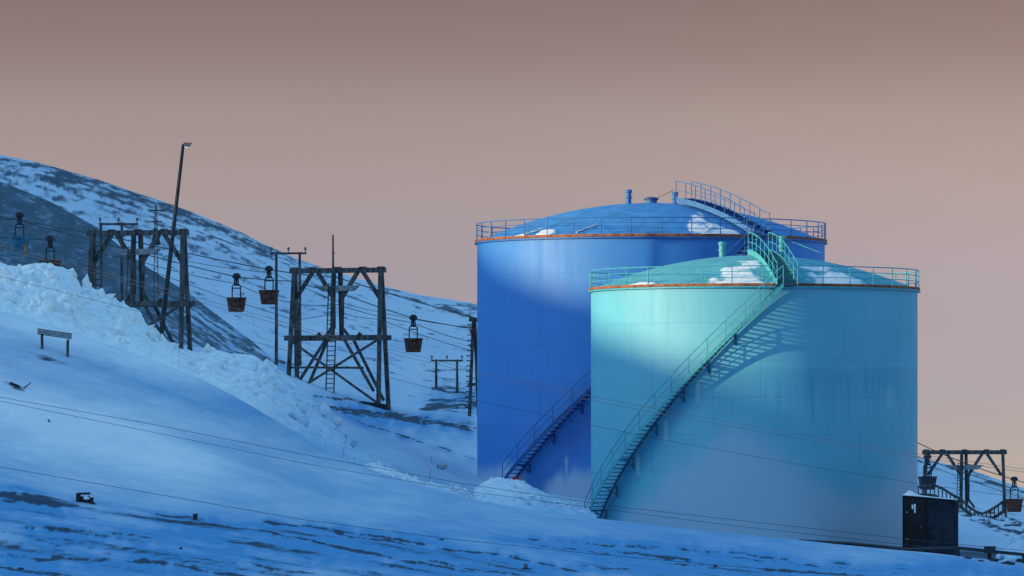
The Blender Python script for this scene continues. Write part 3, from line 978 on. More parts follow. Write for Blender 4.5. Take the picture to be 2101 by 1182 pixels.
# ------------------------------------------------------------------ cableway towers
def make_tower(label, px, py_beam, Y, rz, lower=True, leg_drop=0.0, ladder=True, mast=True):
    """timber trestle; local origin at ground below the centre of the top beam"""
    Ht = 8.9
    p = at(px, py_beam, Y)
    root = thing('cableway_tower', label, 'tower', (p.x, p.y, p.z - Ht), rz, 'timber cableway towers')
    W = M['wood']
    hw = 2.93
    zc = 4.55                                    # crossbeam height
    zb = -.4 if lower else zc - leg_drop
    sp = 1.05                                    # depth spread at the foot

    def lean(z, s):
        return s * (.10 + (sp - .10) * (Ht - z) / Ht)

    for s in (-1, 1):
        for d in (-1, 1):
            MB().bar((s * hw, lean(Ht, d), Ht), (s * (hw + .18), lean(zb, d), zb), .24, .24, up=(0, 1, 0)).build('leg', W, root)
    MB().bar((-hw - .32, 0, Ht), (hw + .32, 0, Ht), .30, .32).build('top_beam', W, root)
    for x in (-hw, -1.7, 0, 1.7, hw):
        MB().box((x, 0, Ht + .17), (.42, .36, .12)).build('cap_block', W, root)
    # centre column, ladder rungs and braces
    for d in (-1, 1):
        MB().bar((d * .16 - .05, d * .18, Ht), (d * .22 - .05, d * .3, zc), .25, .25, up=(0, 1, 0)).build('column', W, root)
    for s in (-1, 1):
        MB().bar((s * 1.35, 0, Ht - .12), (s * .30, 0, Ht - 1.75), .24, .24, up=(0, 1, 0)).build('brace', W, root)
        MB().bar((s * .30, .05, Ht - 1.7), (s * .28, .05, zc + .6), .20, .20, up=(0, 1, 0)).build('brace', W, root)
        MB().bar((s * 1.72, 0, Ht - .12), (s * (hw - .12), 0, Ht - 1.75), .23, .23, up=(0, 1, 0)).build('brace', W, root)
        MB().bar((s * .28, -.1, zc + .75), (s * .78, -.1, zc + .1), .17, .17, up=(0, 1, 0)).build('brace', W, root)
    # rope saddle
    vs, fs = [], []
    for y in (-.26, .26):
        vs += [(-1.45, y, Ht - .98), (1.45, y, Ht - .98), (1.05, y, Ht - 1.32), (-1.0, y, Ht - 1.36)]
    fs = [(0, 1, 2, 3), (7, 6, 5, 4), (0, 4, 5, 1), (1, 5, 6, 2), (2, 6, 7, 3), (3, 7, 4, 0)]
    MB().raw(vs, fs).build('rope_saddle', M['pale_wood'], root)
    if ladder:
        mb = MB()
        for x in (-.62, -.34): mb.bar((x, -.42, zc - .3), (x + .12, -.35, Ht - .9), .06, .06, up=(0, 1, 0))
        for i in range(14): mb.bar((-.66 + .01 * i, -.42, zc + .1 + i * .26), (-.28 + .01 * i, -.42, zc + .1 + i * .26), .04, .05)
        mb.build('ladder', W, root)
    if lower or leg_drop > 3:
        for d in (-1, 1):
            MB().bar((-hw - .5, lean(zc, d), zc), (hw + .5, lean(zc, d), zc), .22, .33).build('crossbeam', W, root)
        mb = MB()
        for s in (-1.3, 1.45):
            mb.raw([(s - .22, 0, zc + .13), (s + .22, 0, zc + .13), (s, 0, zc + .38), (s - .22, .2, zc + .13), (s + .22, .2, zc + .13), (s, .2, zc + .38)],
                   [(0, 1, 2), (5, 4, 3), (0, 3, 4, 1), (1, 4, 5, 2), (2, 5, 3, 0)])
        mb.build('rope_guide', M['iron'], root)
    if lower:
        for s in (-1, 1):
            MB().bar((s * .62, lean(zc, -1), zc - .1), (s * 2.75, lean(.9, -1), 1.1), .17, .17, up=(0, 1, 0)).build('brace', W, root)
            MB().bar((s * .88, lean(zc, 1), zc - .1), (s * 2.8, lean(.4, 1), .5), .17, .17, up=(0, 1, 0)).build('brace', W, root)
        MB().bar((-hw, lean(zc, -1) - .16, zc - .2), (hw + .1, lean(0, -1) - .1, .35), .14, .16, up=(0, 1, 0)).build('brace', W, root)
        MB().bar((hw, lean(zc, -1) - .32, zc - .2), (-hw - .1, lean(0, -1) - .3, .75), .14, .16, up=(0, 1, 0)).build('brace', W, root)
        MB().bar((-hw - .2, -.75, 2.65), (2.0, -.75, 2.6), .14, .14).build('brace', W, root)
        mb = MB()
        for x in (-.52, 0.02): mb.bar((x, -1.0, -.3), (x + .03, -.6, zc - .1), .07, .07, up=(0, 1, 0))
        for i in range(15): mb.bar((-.52, -1.0 + i * .027, .1 + i * .3), (.05, -1.0 + i * .027, .1 + i * .3), .05, .06)
        mb.build('ladder', W, root)
    # climbing pegs on the left legs
    pegm = MB().bar((-.02, 0, 0), (.36, 0, 0), .045, .05).mesh('climbing_peg', M['iron'])
    z = max(zb + .8, 1.0)
    while z < Ht - .5:
        x = -hw - .18 * (Ht - z) / (Ht - zb)
        put('climbing_peg', pegm, root, (x, lean(z, 1), z))
        z += .34
    if mast:
        MB().tube([(-.35, .1, Ht + .1), (-.36, .1, Ht + 2.3)], .075, 8, r1=.055).build('mast', W, root)
        MB().bar((-.36, .05, Ht + 1.1), (-.2, .05, Ht + 1.1), .05, .05).build('bracket', M['iron'], root)
    return root


make_tower('tall timber tower with thin mast on top, ladder and crossed braces, left of the tanks', 693, 555, 440, math.radians(-17))
make_tower('timber tower half hidden behind snow bank and leaning lamp post at left', 283, 478, 417, math.radians(-16), mast=False)
make_tower('small timber tower with braced top beam, right of the tanks beyond the shed', 1979, 928, 524, math.radians(-5), lower=False, leg_drop=1.0, mast=False)
# timber sill and rubble under the middle tower
pb = at(700, 822, 438)
sill = thing('timber_sill', 'dark heavy timbers lying under the foot of the middle tower', 'timbers', at(735, 835, 438))
MB().bar((-1.5, 0, .28), (1.2, .2, .05), .3, .25).build('beam', M['wood_dark'], sill)
MB().bar((.5, -.7, -.1), (1.9, -.5, -.25), .45, .42).build('beam', M['wood_dark'], sill)
MB().bar((.2, -.3, .22), (1.8, -.2, .02), .35, .3).build('beam', M['wood_dark'], sill)

# narrow support standing edge-on beside the rear tank
q = at(970, 848, 450)
root = thing('cableway_tower', 'narrow timber trestle seen edge on against the left side of blue tank', 'tower', q, 0, 'timber cableway towers')
MB().bar((-.22, -.3, -.2), (.05, 0, 6.25), .22, .22, up=(0, 1, 0)).build('leg', M['wood'], root)
MB().bar((.38, .5, -.2), (.12, .1, 6.25), .22, .22, up=(0, 1, 0)).build('leg', M['wood'], root)
MB().bar((-.25, 0, 6.2), (.5, 0, 6.15), .3, .28).build('top_beam', M['wood'], root)
MB().bar((-.2, 0, 4.45), (.6, 0, 4.45), .3, .25).build('crossbeam', M['wood'], root)
MB().bar((-.3, -.2, 1.9), (.6, .3, 1.9), .2, .2).build('crossbeam', M['wood'], root)
pegm = MB().bar((-.52, -.2, 0), (-.1, -.2, 0), .05, .07).mesh('climbing_peg', M['iron'])
for i in range(17): put('climbing_peg', pegm, root, (i * .012, 0, .4 + i * .34))
mb = MB().lathe([(0.01, 0), (.18, .05), (.2, .3), (0.01, .4)], 10, (0, -.2, 5.2))
mb.build('rope_roller', M['rust'], root)


# ------------------------------------------------------------------ cables
def rope(name, label, cat, pts, r, mat, sag=0.0, group=None, seg=14):
    ps = []
    P3 = [at(*p) for p in pts]
    for a, b in zip(P3[:-1], P3[1:]):
        for i in range(seg):
            t = i / seg
            v = a.lerp(b, t)
            v.z -= sag * 4 * t * (1 - t)
            ps.append(v)
    ps.append(P3[-1])
    o0 = ps[0].copy()
    o = MB().tube([p - o0 for p in ps], r, 6).build(name, mat, None, True, o0)
    return tag(o, label, cat, group)


CG = 'ropes of the cableway'
rope('cableway_rope', 'thick upper cableway rope over the tower saddles, carrying the higher bucket', 'rope',
     [(-140, 415, 425), (283, 497, 417), (552, 553, 434), (693, 570, 440), (970, 651, 450), (1300, 745, 470), (1882, 908, 512), (1979, 950, 524), (2082, 984, 536), (2300, 1050, 560)], .035, M['cable'], .05, CG)
rope('cableway_rope', 'cableway rope carrying the lower bucket pair between the towers', 'rope',
     [(-140, 430, 425), (40, 452, 426), (283, 518, 418), (485, 568, 432), (600, 577, 438), (693, 600, 440), (848, 653, 446), (970, 674, 450), (1300, 770, 470), (1882, 936, 512), (2101, 1010, 538), (2300, 1060, 560)], .032, M['cable'], .04, CG)
rope('cableway_rope', 'thin cableway haul rope sagging just below bucket hangers', 'rope',
     [(-140, 470, 424), (103, 492, 424), (283, 535, 418), (485, 582, 433), (600, 622, 438), (693, 625, 441), (848, 662, 446), (970, 702, 450), (1300, 790, 470), (1882, 945, 512), (2101, 1022, 538)], .022, M['cable'], .12, CG)
rope('cableway_rope', 'thin straight cableway rope reaching low across the far snowy slope', 'rope',
     [(283, 545, 419), (600, 655, 440), (693, 640, 441), (780, 655, 446), (970, 720, 450)], .02, M['cable'], .10, CG)
rope('cableway_rope', 'faint cableway wire crossing the slope behind tower above the bucket', 'rope',
     [(380, 535, 430), (560, 560, 436), (693, 618, 442), (780, 640, 446), (930, 668, 449), (970, 672, 450)], .018, M['cable'], .08, CG)

WG = 'overhead power wires in front of the tanks'
YW = 290
rope('power_wire', 'upper brown wire of the close pair passing the lamp post', 'wire',
     [(-200, 452, YW), (0, 503, YW), (338, 592, YW), (660, 683, YW), (980, 760, YW), (1213, 813, YW), (1390, 847, YW), (1650, 893, YW), (1882, 932, YW), (2300, 990, YW)], .0095, M['brown_cable'], .0, WG)
rope('power_wire', 'lower brown wire of the close pair passing the lamp post', 'wire',
     [(-200, 456, YW + 1), (0, 509, YW + 1), (338, 600, YW + 1), (660, 690, YW + 1), (980, 768, YW + 1), (1213, 821, YW + 1), (1390, 856, YW + 1), (1650, 901, YW + 1), (1882, 938, YW + 1), (2300, 996, YW + 1)], .0095, M['brown_cable'], .0, WG)
rope('power_wire', 'single thin wire crossing the front of the white snow bank and middle of both tanks', 'wire',
     [(-200, 520, YW), (0, 567, YW), (280, 638, YW), (660, 738, YW), (980, 822, YW), (1213, 872, YW), (1368, 904, YW), (1640, 953, YW), (1882, 992, YW), (2300, 1050, YW)], .009, M['cable'], .0, WG)
rope('power_wire', 'dark wire, upper of the two sweeping over smooth snow slope to the foot of stairs', 'wire',
     [(-200, 778, YW), (0, 815, YW), (300, 868, YW), (620, 932, YW), (960, 994, YW), (1200, 1030, YW), (1280, 1041, YW), (1500, 1066, YW), (1860, 1106, YW), (2300, 1150, YW)], .011, M['cable'], .0, WG)
rope('power_wire', 'dark wire, lower of the two sweeping over smooth snow slope to the foot of stairs', 'wire',
     [(-200, 788, YW + 1), (0, 823, YW + 1), (300, 884, YW + 1), (620, 950, YW + 1), (960, 1008, YW + 1), (1200, 1040, YW + 1), (1280, 1050, YW + 1), (1500, 1078, YW + 1), (1860, 1118, YW + 1), (2300, 1158, YW + 1)], .010, M['cable'], .0, WG)
rope('power_wire', 'lowest dark wire sagging over the rock-streaked snow in front', 'wire',
     [(-200, 928, YW), (0, 958, YW), (300, 1010, YW), (620, 1066, YW), (900, 1103, YW), (1200, 1135, YW), (1500, 1162, YW), (1850, 1190, YW)], .011, M['cable'], .0, WG)


# ------------------------------------------------------------------ coal buckets
def make_bucket(label, px, py_car, Y, rz, body, s=1.0):
    p = at(px, py_car, Y)
    root = thing('coal_bucket', label, 'coal bucket', p, rz, 'coal buckets hanging on the cableway')
    zr, zb = -1.36 * s, -2.22 * s

    def rr(wx, wy, z):
        out, c = [], .18
        for sx, sy in ((1, 1), (-1, 1), (-1, -1), (1, -1)):
            k = [(1 - c, 1), (1, 1 - c)]
            if sx * sy > 0: k = k[::-1]
            for a, b in k: out.append((sx * a * wx, sy * b * wy, z))
        return out
    rings = [rr(.42 * s, .40 * s, zb), rr(.47 * s, .44 * s, zb + .06), rr(.575 * s, .50 * s, zr), rr(.53 * s, .46 * s, zr), rr(.44 * s, .40 * s, zb + .2)]
    vs = [v for r in rings for v in r]
    fs = [tuple(reversed(range(8)))] + [(i * 8 + k, i * 8 + (k + 1) % 8, (i + 1) * 8 + (k + 1) % 8, (i + 1) * 8 + k) for i in range(4) for k in range(8)] + [tuple(range(32, 40))]
    tub = MB().raw(vs, fs).build('tub', body, root)
    a, b, c, d = [rr(x * s, y * s, z) for x, y, z in ((.60, .52, zr + .05), (.60, .52, zr - .07), (.545, .475, zr - .07), (.545, .475, zr + .05))]
    MB().raw(a + b + c + d, [(i * 8 + k, i * 8 + (k + 1) % 8, ((i + 1) % 4) * 8 + (k + 1) % 8, ((i + 1) % 4) * 8 + k) for i in range(4) for k in range(8)]).build('rim', body, tub)
    # hanger: two bent arms, crosspieces
    h = MB()
    for sx in (-1, 1):
        h.tube([(sx * .10 * s, 0, -.10 * s), (sx * .13 * s, 0, -.45 * s), (sx * .26 * s, 0, -.62 * s), (sx * .27 * s, 0, zr - .18)], .045 * s, 6)
    h.bar((-.15 * s, 0, -.5 * s), (.15 * s, 0, -.5 * s), .08, .14)
    h.bar((-.28 * s, 0, -.72 * s), (.28 * s, 0, -.72 * s), .06, .07)
    h.bar((0, 0, 0), (0, 0, -.5 * s), .12 * s, .12 * s, up=(0, 1, 0))
    hg = h.build('hanger', M['iron'], root)
    wh = MB()
    for sx in (-.13, .13):
        pts = [(sx * s + .13 * s * math.cos(t), -.16, .04 + .13 * s * math.sin(t)) for t in np.linspace(0, 2 * math.pi, 14, endpoint=False)]
        n0 = len(pts)
        v2 = pts + [(x, .16, z) for x, _, z in pts]
        wh.raw(v2, [tuple(range(n0)), tuple(reversed(range(n0, 2 * n0)))] + [(i, i + n0, (i + 1) % n0 + n0, (i + 1) % n0) for i in range(n0)])
    wh.build('carriage_wheels', M['iron'], root)
    MB().bar((-.15 * s, 0, .10), (.15 * s, 0, .10), .24, .26).bar((-.24 * s, 0, 0), (.24 * s, 0, 0), .2, .2).build('grip', M['iron'], hg)
    return root


make_bucket('rusty coal bucket on the lower rope, left one of the pair hung between towers', 485, 568, 432, .15, M['rust'])
make_bucket('rusty coal bucket hung slightly higher, right one of the pair between two left towers', 552, 553, 434, -.1, M['rust'])
make_bucket('rusty coal bucket hanging alone between middle tower and blue tank', 848, 653, 446, .1, M['rust'])
make_bucket('rusty red coal bucket sunk behind top of the white snow bank', 103, 491, 424, -.3, M['rust'])
make_bucket('bucket painted bright blue, hanging at far left against dark hill', 40, 443, 420, .2, M['blue_steel'])
make_bucket('coal bucket just in front of left post of the small right tower', 1903, 938, 512, .1, M['iron'], 1.1)
make_bucket('reddish coal bucket hanging at far right edge of the picture', 2081, 984, 536, -.1, M['rust'], 1.15)
# orange board beside the blue bucket
b = at(52, 510, 419)
tag(MB().box((0, 0, 0), (.2, .12, .62), .1).build('marker_board', M['ochre'], None, False, b), 'small orange board hanging beside the blue bucket', 'board')


# ------------------------------------------------------------------ power poles
def h_pole(label, x0, x1, py_arm, py_foot, Y, arm0, arm1):
    a, b2 = at(x0, py_foot, Y), at(x1, py_foot, Y)
    zt = at(0, py_arm, Y).z
    root = thing('power_pole', label, 'power pole', (a.x, Y, a.z), 0, 'twin power poles')
    h = zt - a.z
    for x in (0, b2.x - a.x):
        MB().tube([(x, 0, -.6), (x, 0, h + .1)], .12, 8, r1=.09).build('pole', M['wood'], root)
    xa, xb = at(arm0, 0, Y).x - a.x, at(arm1, 0, Y).x - a.x
    MB().bar((xa, -.12, h), (xb, -.12, h), .12, .14).build('crossarm', M['wood'], root)
    for x in (xa + .08, (xa + xb) / 2, xb - .08):
        MB().lathe([(.03, 0), (.03, .15), (.10, .15), (.07, .24), (.10, .26), (.06, .36), (.001, .38)], 10, (x, -.12, h + .06)).build('insulator', M['porcelain'], root)
    return root


h_pole('twin timber power pole with three insulators, left of the middle tower', 567, 615, 520, 733, 470, 555, 629)
h_pole('twin power pole with crossarm above dark hill behind the left tower', 207, 250, 460, 680, 448, 203, 284)
h_pole('short twin power pole on far slope between lone bucket and blue tank', 895, 938, 740, 796, 560, 884, 950)
# reddish mast
p = at(320, 475, 455)
root = thing('lattice_mast', 'thin reddish mast with two crossarms rising behind left tower', 'mast', p)
mb = MB()
for sx in (-1, 1): mb.bar((sx * .16, 0, -4.5), (sx * .05, 0, 1.85), .05, .05, up=(0, 1, 0))
for i in range(14):
    z0, z1 = -4.4 + i * .44, -3.96 + i * .44
    sg = 1 if i % 2 else -1
    w0, w1 = [.05 + .11 * (1.85 - z) / 6.35 for z in (z0, z1)]
    mb.bar((sg * w0, 0, z0), (-sg * w1, 0, z1), .04, .04, up=(0, 1, 0))
mb.build('lattice', M['rust'], root)
for z, w in ((.65, .42), (1.4, .5)):
    MB().bar((-w, 0, z), (w, 0, z), .07, .08).build('crossarm', M['iron'], root)
MB().raw([(-.32, -.2, -.9), (.32, -.2, -.9), (.1, -.2, .2), (-.1, -.2, .2), (-.32, .2, -.9), (.32, .2, -.9), (.1, .2, .2), (-.1, .2, .2)],
         [(0, 1, 2, 3), (7, 6, 5, 4), (0, 4, 5, 1), (1, 5, 6, 2), (2, 6, 7, 3), (3, 7, 4, 0)]).build('equipment_box', M['iron'], root)

# leaning lamp post
b, t = at(329, 702, 374), at(376, 296, 374)
root = thing('lamp_post', 'dark leaning lamp post rising from snow bank high above left tower', 'lamp post', b)
d = t - b
MB().tube([Vector((0, 0, 0)) - d * .08, d], .15, 12, r1=.085).build('pole', M['wood_dark'], root, True)
MB().tube([d - Vector((0, 0, .25)), d + Vector((.05, 0, .05)), d + Vector((.22, -.05, .06))], .045, 8).build('arm', M['iron'], root, True)
vs = [(-.05, -.1, .06), (.42, -.12, .08), (.42, .12, .08), (-.05, .1, .06), (-.02, -.08, -.10), (.26, -.1, -.16), (.26, .1, -.16), (-.02, .08, -.1)]
lh = MB().raw([Vector(v) + d + Vector((.07, -.05, .0)) for v in vs], [(0, 1, 2, 3), (7, 6, 5, 4), (0, 4, 5, 1), (1, 5, 6, 2), (2, 6, 7, 3), (3, 7, 4, 0)]).build('lamp_head', M['lamp'], root)
MB().raw([Vector(v) + d + Vector((.07, -.05, -.02)) for v in [(.0, -.07, -.105), (.22, -.08, -.15), (.22, .08, -.15), (0, .07, -.105), (.02, -.05, -.16), (.2, -.06, -.21), (.2, .06, -.21), (.02, .05, -.16)]],
         [(7, 6, 5, 4), (0, 4, 5, 1), (1, 5, 6, 2), (2, 6, 7, 3), (3, 7, 4, 0)]).build('lamp_glass', M['pale'], lh)

# timber rack on the slope
a = hit(87, 716)
b = at(138, 728, a.y)
root = thing('timber_rack', 'low timber rack of two posts and plank standing alone on snow', 'rack', a)
dx = b.x - a.x
MB().bar((0, 0, -.5), (-.02, 0, .74), .13, .13, up=(0, 1, 0)).build('post', M['wood'], root)
MB().bar((dx, 0, -.9), (dx + .03, 0, .74 - .28), .13, .13, up=(0, 1, 0)).build('post', M['wood'], root)
MB().bar((-.24, -.09, .86), (dx + .22, -.09, .62), .06, .17).build('plank', M['pale_wood'], root)
MB().bar((-.24, -.06, .74), (dx + .22, -.06, .50), .10, .045).build('plank', M['wood_dark'], root)
MB().bar((-.25, 0, .99), (dx + .23, 0, .74), .22, .05).build('plank', M['wood_dark'], root)

# snow marker poles
for (x0, y0, x1, y1, Y, lab) in [(700, 946, 712, 893, 346, 'thin leaning pink snow marker pole nearer the middle tower'),
                                 (881, 990, 886, 935, 346, 'thin upright pink snow marker pole beside grey boulder')]:
    p0, p1 = at(x0, y0, Y), at(x1, y1, Y)
    r_ = thing('marker_pole', lab, 'marker pole', p0, 0, 'snow marker poles')
    dd = p1 - p0
    MB().tube([dd * -.3, dd * .55], .016, 6).build('pole', M['pink'], r_)
    MB().tube([dd * .55, dd * .7], .018, 6).build('reflector_band', M['pale'], r_)
    MB().tube([dd * .7, dd], .016, 6).build('pole', M['pink'], r_)

# red box beside the rear stair
p = at(1057, 985, 356)
r_ = thing('red_box', 'small bright red box in the snow at foot of blue tank stairs', 'box', p)
MB().box((0, 0, 0), (.36, .3, .2), .2).build('body', M['red'], r_)
MB().box((.01, 0, .115), (.42, .34, .03), .2).build('lid', M['red'], r_)


# ------------------------------------------------------------------ stones and bits of timber
def boulder(label, px, py, Y, sx, sy, sz, seed, mat='stone', cap=False):
    V, Fc = ICO1
    n = 1 + .35 * fbm(V[:, 0] * 1.2 + seed, V[:, 1] * 1.2, V[:, 2] * 1.2, 3)
    V2 = V * n[:, None] * np.array([sx, sy, sz])
    p = at(px, py, Y) if Y > 346 else hit(px, py)
    o = link('stone', raw_mesh('stone', V2, Fc, M[mat], None, False), None, p)
    return tag(o, label, 'stone')


boulder('grey angular boulder in the snow right of the pink marker pole', 908, 957, 372, .36, .3, .20, 3.0, 'pale_stone')
boulder('dark flat stone at bottom left corner of picture', 42, 1167, 303, .18, .14, .07, 5.0, 'iron')
boulder('tiny dark stone alone on streaked snow below the little stump', 371, 1127, 308, .07, .06, .12, 7.0, 'iron')
boulder('small dark stone on streaked snow near bottom right of centre', 1468, 1162, 316, .10, .08, .10, 9.0, 'iron')
boulder('dark stone lodged beside the dark line of rock below snow slope', 905, 1108, 317, .16, .1, .07, 12.0, 'iron')

Ys_ = 309
p = hit(176, 1031)
r_ = thing('broken_crate', 'dark broken timber crate with snow on top poking from lower left slope', 'crate', p)
MB().bar((-.36, 0, -.15), (-.34, 0, .42), .2, .3, up=(0, 1, 0)).build('board', M['wood_dark'], r_)
MB().bar((-.42, -.05, .40), (.22, .0, .42), .3, .10).build('board', M['wood_dark'], r_)
MB().bar((-.38, .1, .12), (.34, .05, .05), .25, .36).build('board', M['wood_dark'], r_)
MB().bar((.1, -.1, .3), (.42, -.08, -.1), .22, .10).build('board', M['wood_dark'], r_)
V, Fc = ICO2
link('snow_cap', raw_mesh('snow_cap', V * np.array([.16, .14, .08]) + np.array([.05, -.16, .20]), Fc, M['snow']), r_)
p = hit(400, 1066)
r_ = thing('stump', 'small dark square post stump standing in streaked snow', 'stump', p)
MB().bar((0, 0, -.2), (.02, 0, .24), .2, .2, up=(0, 1, 0)).build('post', M['wood_dark'], r_)
MB().box((.02, 0, .25), (.25, .24, .04), .2).build('cap', M['wood'], r_)
p = hit(1080, 1168)
r_ = thing('stump', 'short broken timber stump with pale face near bottom centre', 'stump', p)
MB().bar((0, 0, -.2), (-.03, 0, .24), .18, .2, up=(0, 1, 0)).build('post', M['wood_dark'], r_)
MB().bar((.0, -.11, .08), (-.02, -.11, .25), .12, .02, up=(0, 1, 0)).build('split_face', M['pale_wood'], r_)
MB().bar((-.2, .05, .02), (.24, .0, -.02), .08, .10).build('splinter', M['wood_dark'], r_)
p = hit(45, 795)
r_ = thing('driftwood', 'dark splintered branch sticking out of snow at left edge', 'branch', p)
MB().tube([(-.6, .1, .22), (-.2, 0, .08), (.1, 0, -.12), (.25, 0, -.28)], .07, 7, r1=.03).build('trunk', M['wood_dark'], r_)
MB().tube([(.02, 0, -.08), (.25, -.05, .08), (.46, -.05, .26)], .045, 6, r1=.02).build('branch', M['wood_dark'], r_)
MB().tube([(-.35, 0, .1), (-.1, -.1, -.12), (.12, -.1, -.3)], .05, 6, r1=.02).build('branch', M['wood_dark'], r_)
p = hit(103, 866)
r_ = tag(MB().tube([(-.1, 0, .12), (0, 0, 0), (.08, 0, -.22)], .045, 6, r1=.02).build('stick', M['wood_dark'], None, True, p), 'short dark stick poking from bright patch of smooth snow', 'stick')

# ------------------------------------------------------------------ shed beside the front tank
Ysd = 356
p0 = at(1855, 1126, Ysd)
sc = F / Ysd
root = thing('shed', 'black windowless metal shed against the right foot of teal tank', 'shed', p0)
w1, w2, hL, hM, hR = 46 / sc, 66 / sc, 2.72, 2.62, 2.45
ang = math.radians(22)
A = Vector((0, .5, 0)); B = Vector((w1, -.15, 0)); C = Vector((w1 + w2, .35, 0)); D = Vector((w1 * .6 + w2, 2.2, 0)); E = Vector((0.1, 2.2, 0))


def wall_panel(p, q, h0, h1, waves, depth):
    n = waves * 6
    d = (q - p)
    nrm = Vector((d.y, -d.x, 0)).normalized()
    vs, fs = [], []
    for i in range(n + 1):
        t = i / n
        o = nrm * (depth * (1 if (i % 6) in (1, 2, 3) else 0)) if waves else Vector()
        b_ = p + d * t + o
        vs += [b_ + Vector((0, 0, -.45)), b_ + Vector((0, 0, h0 + (h1 - h0) * t))]
    for i in range(n): fs.append((2 * i, 2 * i + 2, 2 * i + 3, 2 * i + 1))
    return MB().raw(vs, fs)


wall_panel(A, B, hL, hM, 5, .012).build('wall', M['shed'], root)
tag(wall_panel(B, C, hM, hR, 9, .028).build('wall', M['shed_panel'], root), 'dark blue corrugated wall')
wall_panel(C, D, hR, hR, 6, .02).build('wall', M['shed'], root)
wall_panel(E, A, hL, hL, 6, .02).build('wall', M['shed'], root)
top = [A + Vector((-.06, -.06, hL)), B + Vector((0, -.1, hM)), C + Vector((.08, -.06, hR)), D + Vector((.08, 0, hR + .05)), E + Vector((-.06, 0, hL + .05))]
rf = MB().raw(top + [v + Vector((0, 0, .07)) for v in top], [(4, 3, 2, 1, 0), (5, 6, 7, 8, 9)] + [(i, (i + 1) % 5, (i + 1) % 5 + 5, i + 5) for i in range(5)]).build('roof', M['shed'], root)
mb = MB()
n_ = Vector(((B - A).y, -(B - A).x, 0)).normalized()
for t, z0, z1, w in ((.40, 2.10, 2.30, .05), (.50, 1.90, 2.34, .05)):
    c_ = A + (B - A) * t + n_ * .03
    u = (B - A).normalized() * w
    mb.raw([c_ - u + Vector((0, 0, z0)), c_ + u + Vector((0, 0, z0 - .05)), c_ + u + Vector((0, 0, z1)), c_ - u + Vector((0, 0, z1))], [(0, 1, 2, 3)])
mb.build('torn_notice', M['pale'], root)
ud = (B - A).normalized()
for t0_, t1_ in ((.10, .10), (.86, .86)):
    q_ = A + (B - A) * t0_ + n_ * .025
    MB().bar(q_ + Vector((0, 0, -.2)), q_ + Vector((0, 0, 2.45)), .05, .03, up=(0, 1, 0)).build('door_frame', M['shed_panel'], root)
q0_, q1_ = A + (B - A) * .10 + n_ * .025, A + (B - A) * .86 + n_ * .025
MB().bar(q0_ + Vector((0, 0, 2.46)), q1_ + Vector((0, 0, 2.46)), .03, .05).build('door_frame', M['shed_panel'], root)
for z_ in (.5, 1.9):
    q_ = A + (B - A) * .16 + n_ * .035
    MB().box(q_ + Vector((0, 0, z_)), (.16, .03, .07), math.atan2(ud.y, ud.x)).build('hinge', M['stone'], root)
MB().box(A + (B - A) * .78 + n_ * .06 + Vector((0, 0, 1.15)), (.05, .06, .16), 0).build('handle', M['stone'], root)
# snow lying on the shed roof
ua, va = np.linspace(0, 1, 40), np.linspace(0, 1, 24)
U_, V_ = np.meshgrid(ua, va)
Af, Bf, Cf, Ef, Df = [np.array(x_) for x_ in (top[0], top[1], top[2], top[4], top[3])]
front_e = np.where(U_[..., None] < .42, Af + (Bf - Af) * (U_[..., None] / .42), Bf + (Cf - Bf) * ((U_[..., None] - .42) / .58))
back_e = Ef + (Df - Ef) * U_[..., None]
Sn = front_e + (back_e - front_e) * (V_[..., None] * .96 + .03)
hgt = np.clip(np.minimum(np.minimum(U_, 1 - U_) * 8, np.minimum(V_, 1 - V_) * 5), 0, 1) * (.05 + .2 * np.exp(-((U_ - .14) / .12) ** 2)) + .02 * fbm(U_ * 6, V_ * 5, 1.0, 3)
Sn[..., 2] += .072 + np.maximum(hgt, 0.003)
link('snow_cap', grid_mesh('snow_cap', Sn, M['snow']), rf)
MB().bar(A + Vector((-.03, -.03, -.3)), A + Vector((-.03, -.03, hL)), .05, .05, up=(0, 1, 0)).build('corner_post', M['shed'], root)
MB().bar(B + Vector((0, -.035, -.3)), B + Vector((0, -.035, hM)), .05, .05, up=(0, 1, 0)).build('corner_post', M['shed'], root)

# pipeline along the foot, with valve box
pp = [at(1640, 1110, 357.5), at(1750, 1116, 356), at(1860, 1127, 351), at(1965, 1124, 348.5), at(2030, 1131, 348.5), at(2101, 1138, 348.5), at(2300, 1160, 349)]
o0 = pp[0].copy()
pl = thing('pipeline', 'dark low pipeline running from teal tank past the shed to the right', 'pipeline', o0)
MB().tube([p - o0 for p in pp], .09, 10).build('pipe', M['iron'], pl, True)
for p in pp[1:-1]:
    MB().box(p - o0 + Vector((0, 0, -.25)), (.2, .25, .4)).build('support', M['wood_dark'], pl)
p = at(2031, 1129, 348.0)
r_ = thing('valve_box', 'small dark box straddling the pipeline right of the shed', 'box', p)
MB().box((0, 0, 0), (.56, .4, .32)).build('body', M['shed_panel'], r_)
MB().box((0, 0, .18), (.62, .46, .05)).build('lid', M['iron'], r_)
for i, (x, y, s, lab) in enumerate([(1985, 1146, .22, 'low dark stone just right of the shed corner'), (2012, 1152, .18, 'small stone below the valve box, nearest the shed'),
                               (2068, 1158, .34, 'largest dark stone in front of the pipeline at far right'), (2092, 1150, .2, 'dark stone touching right edge below the pipeline'), (2040, 1150, .24, 'flat dark stone directly under the valve box')]):
    boulder(lab, x, y, 340, s * 1.2, s, s * .55, 20 + i * 3.1, 'iron')

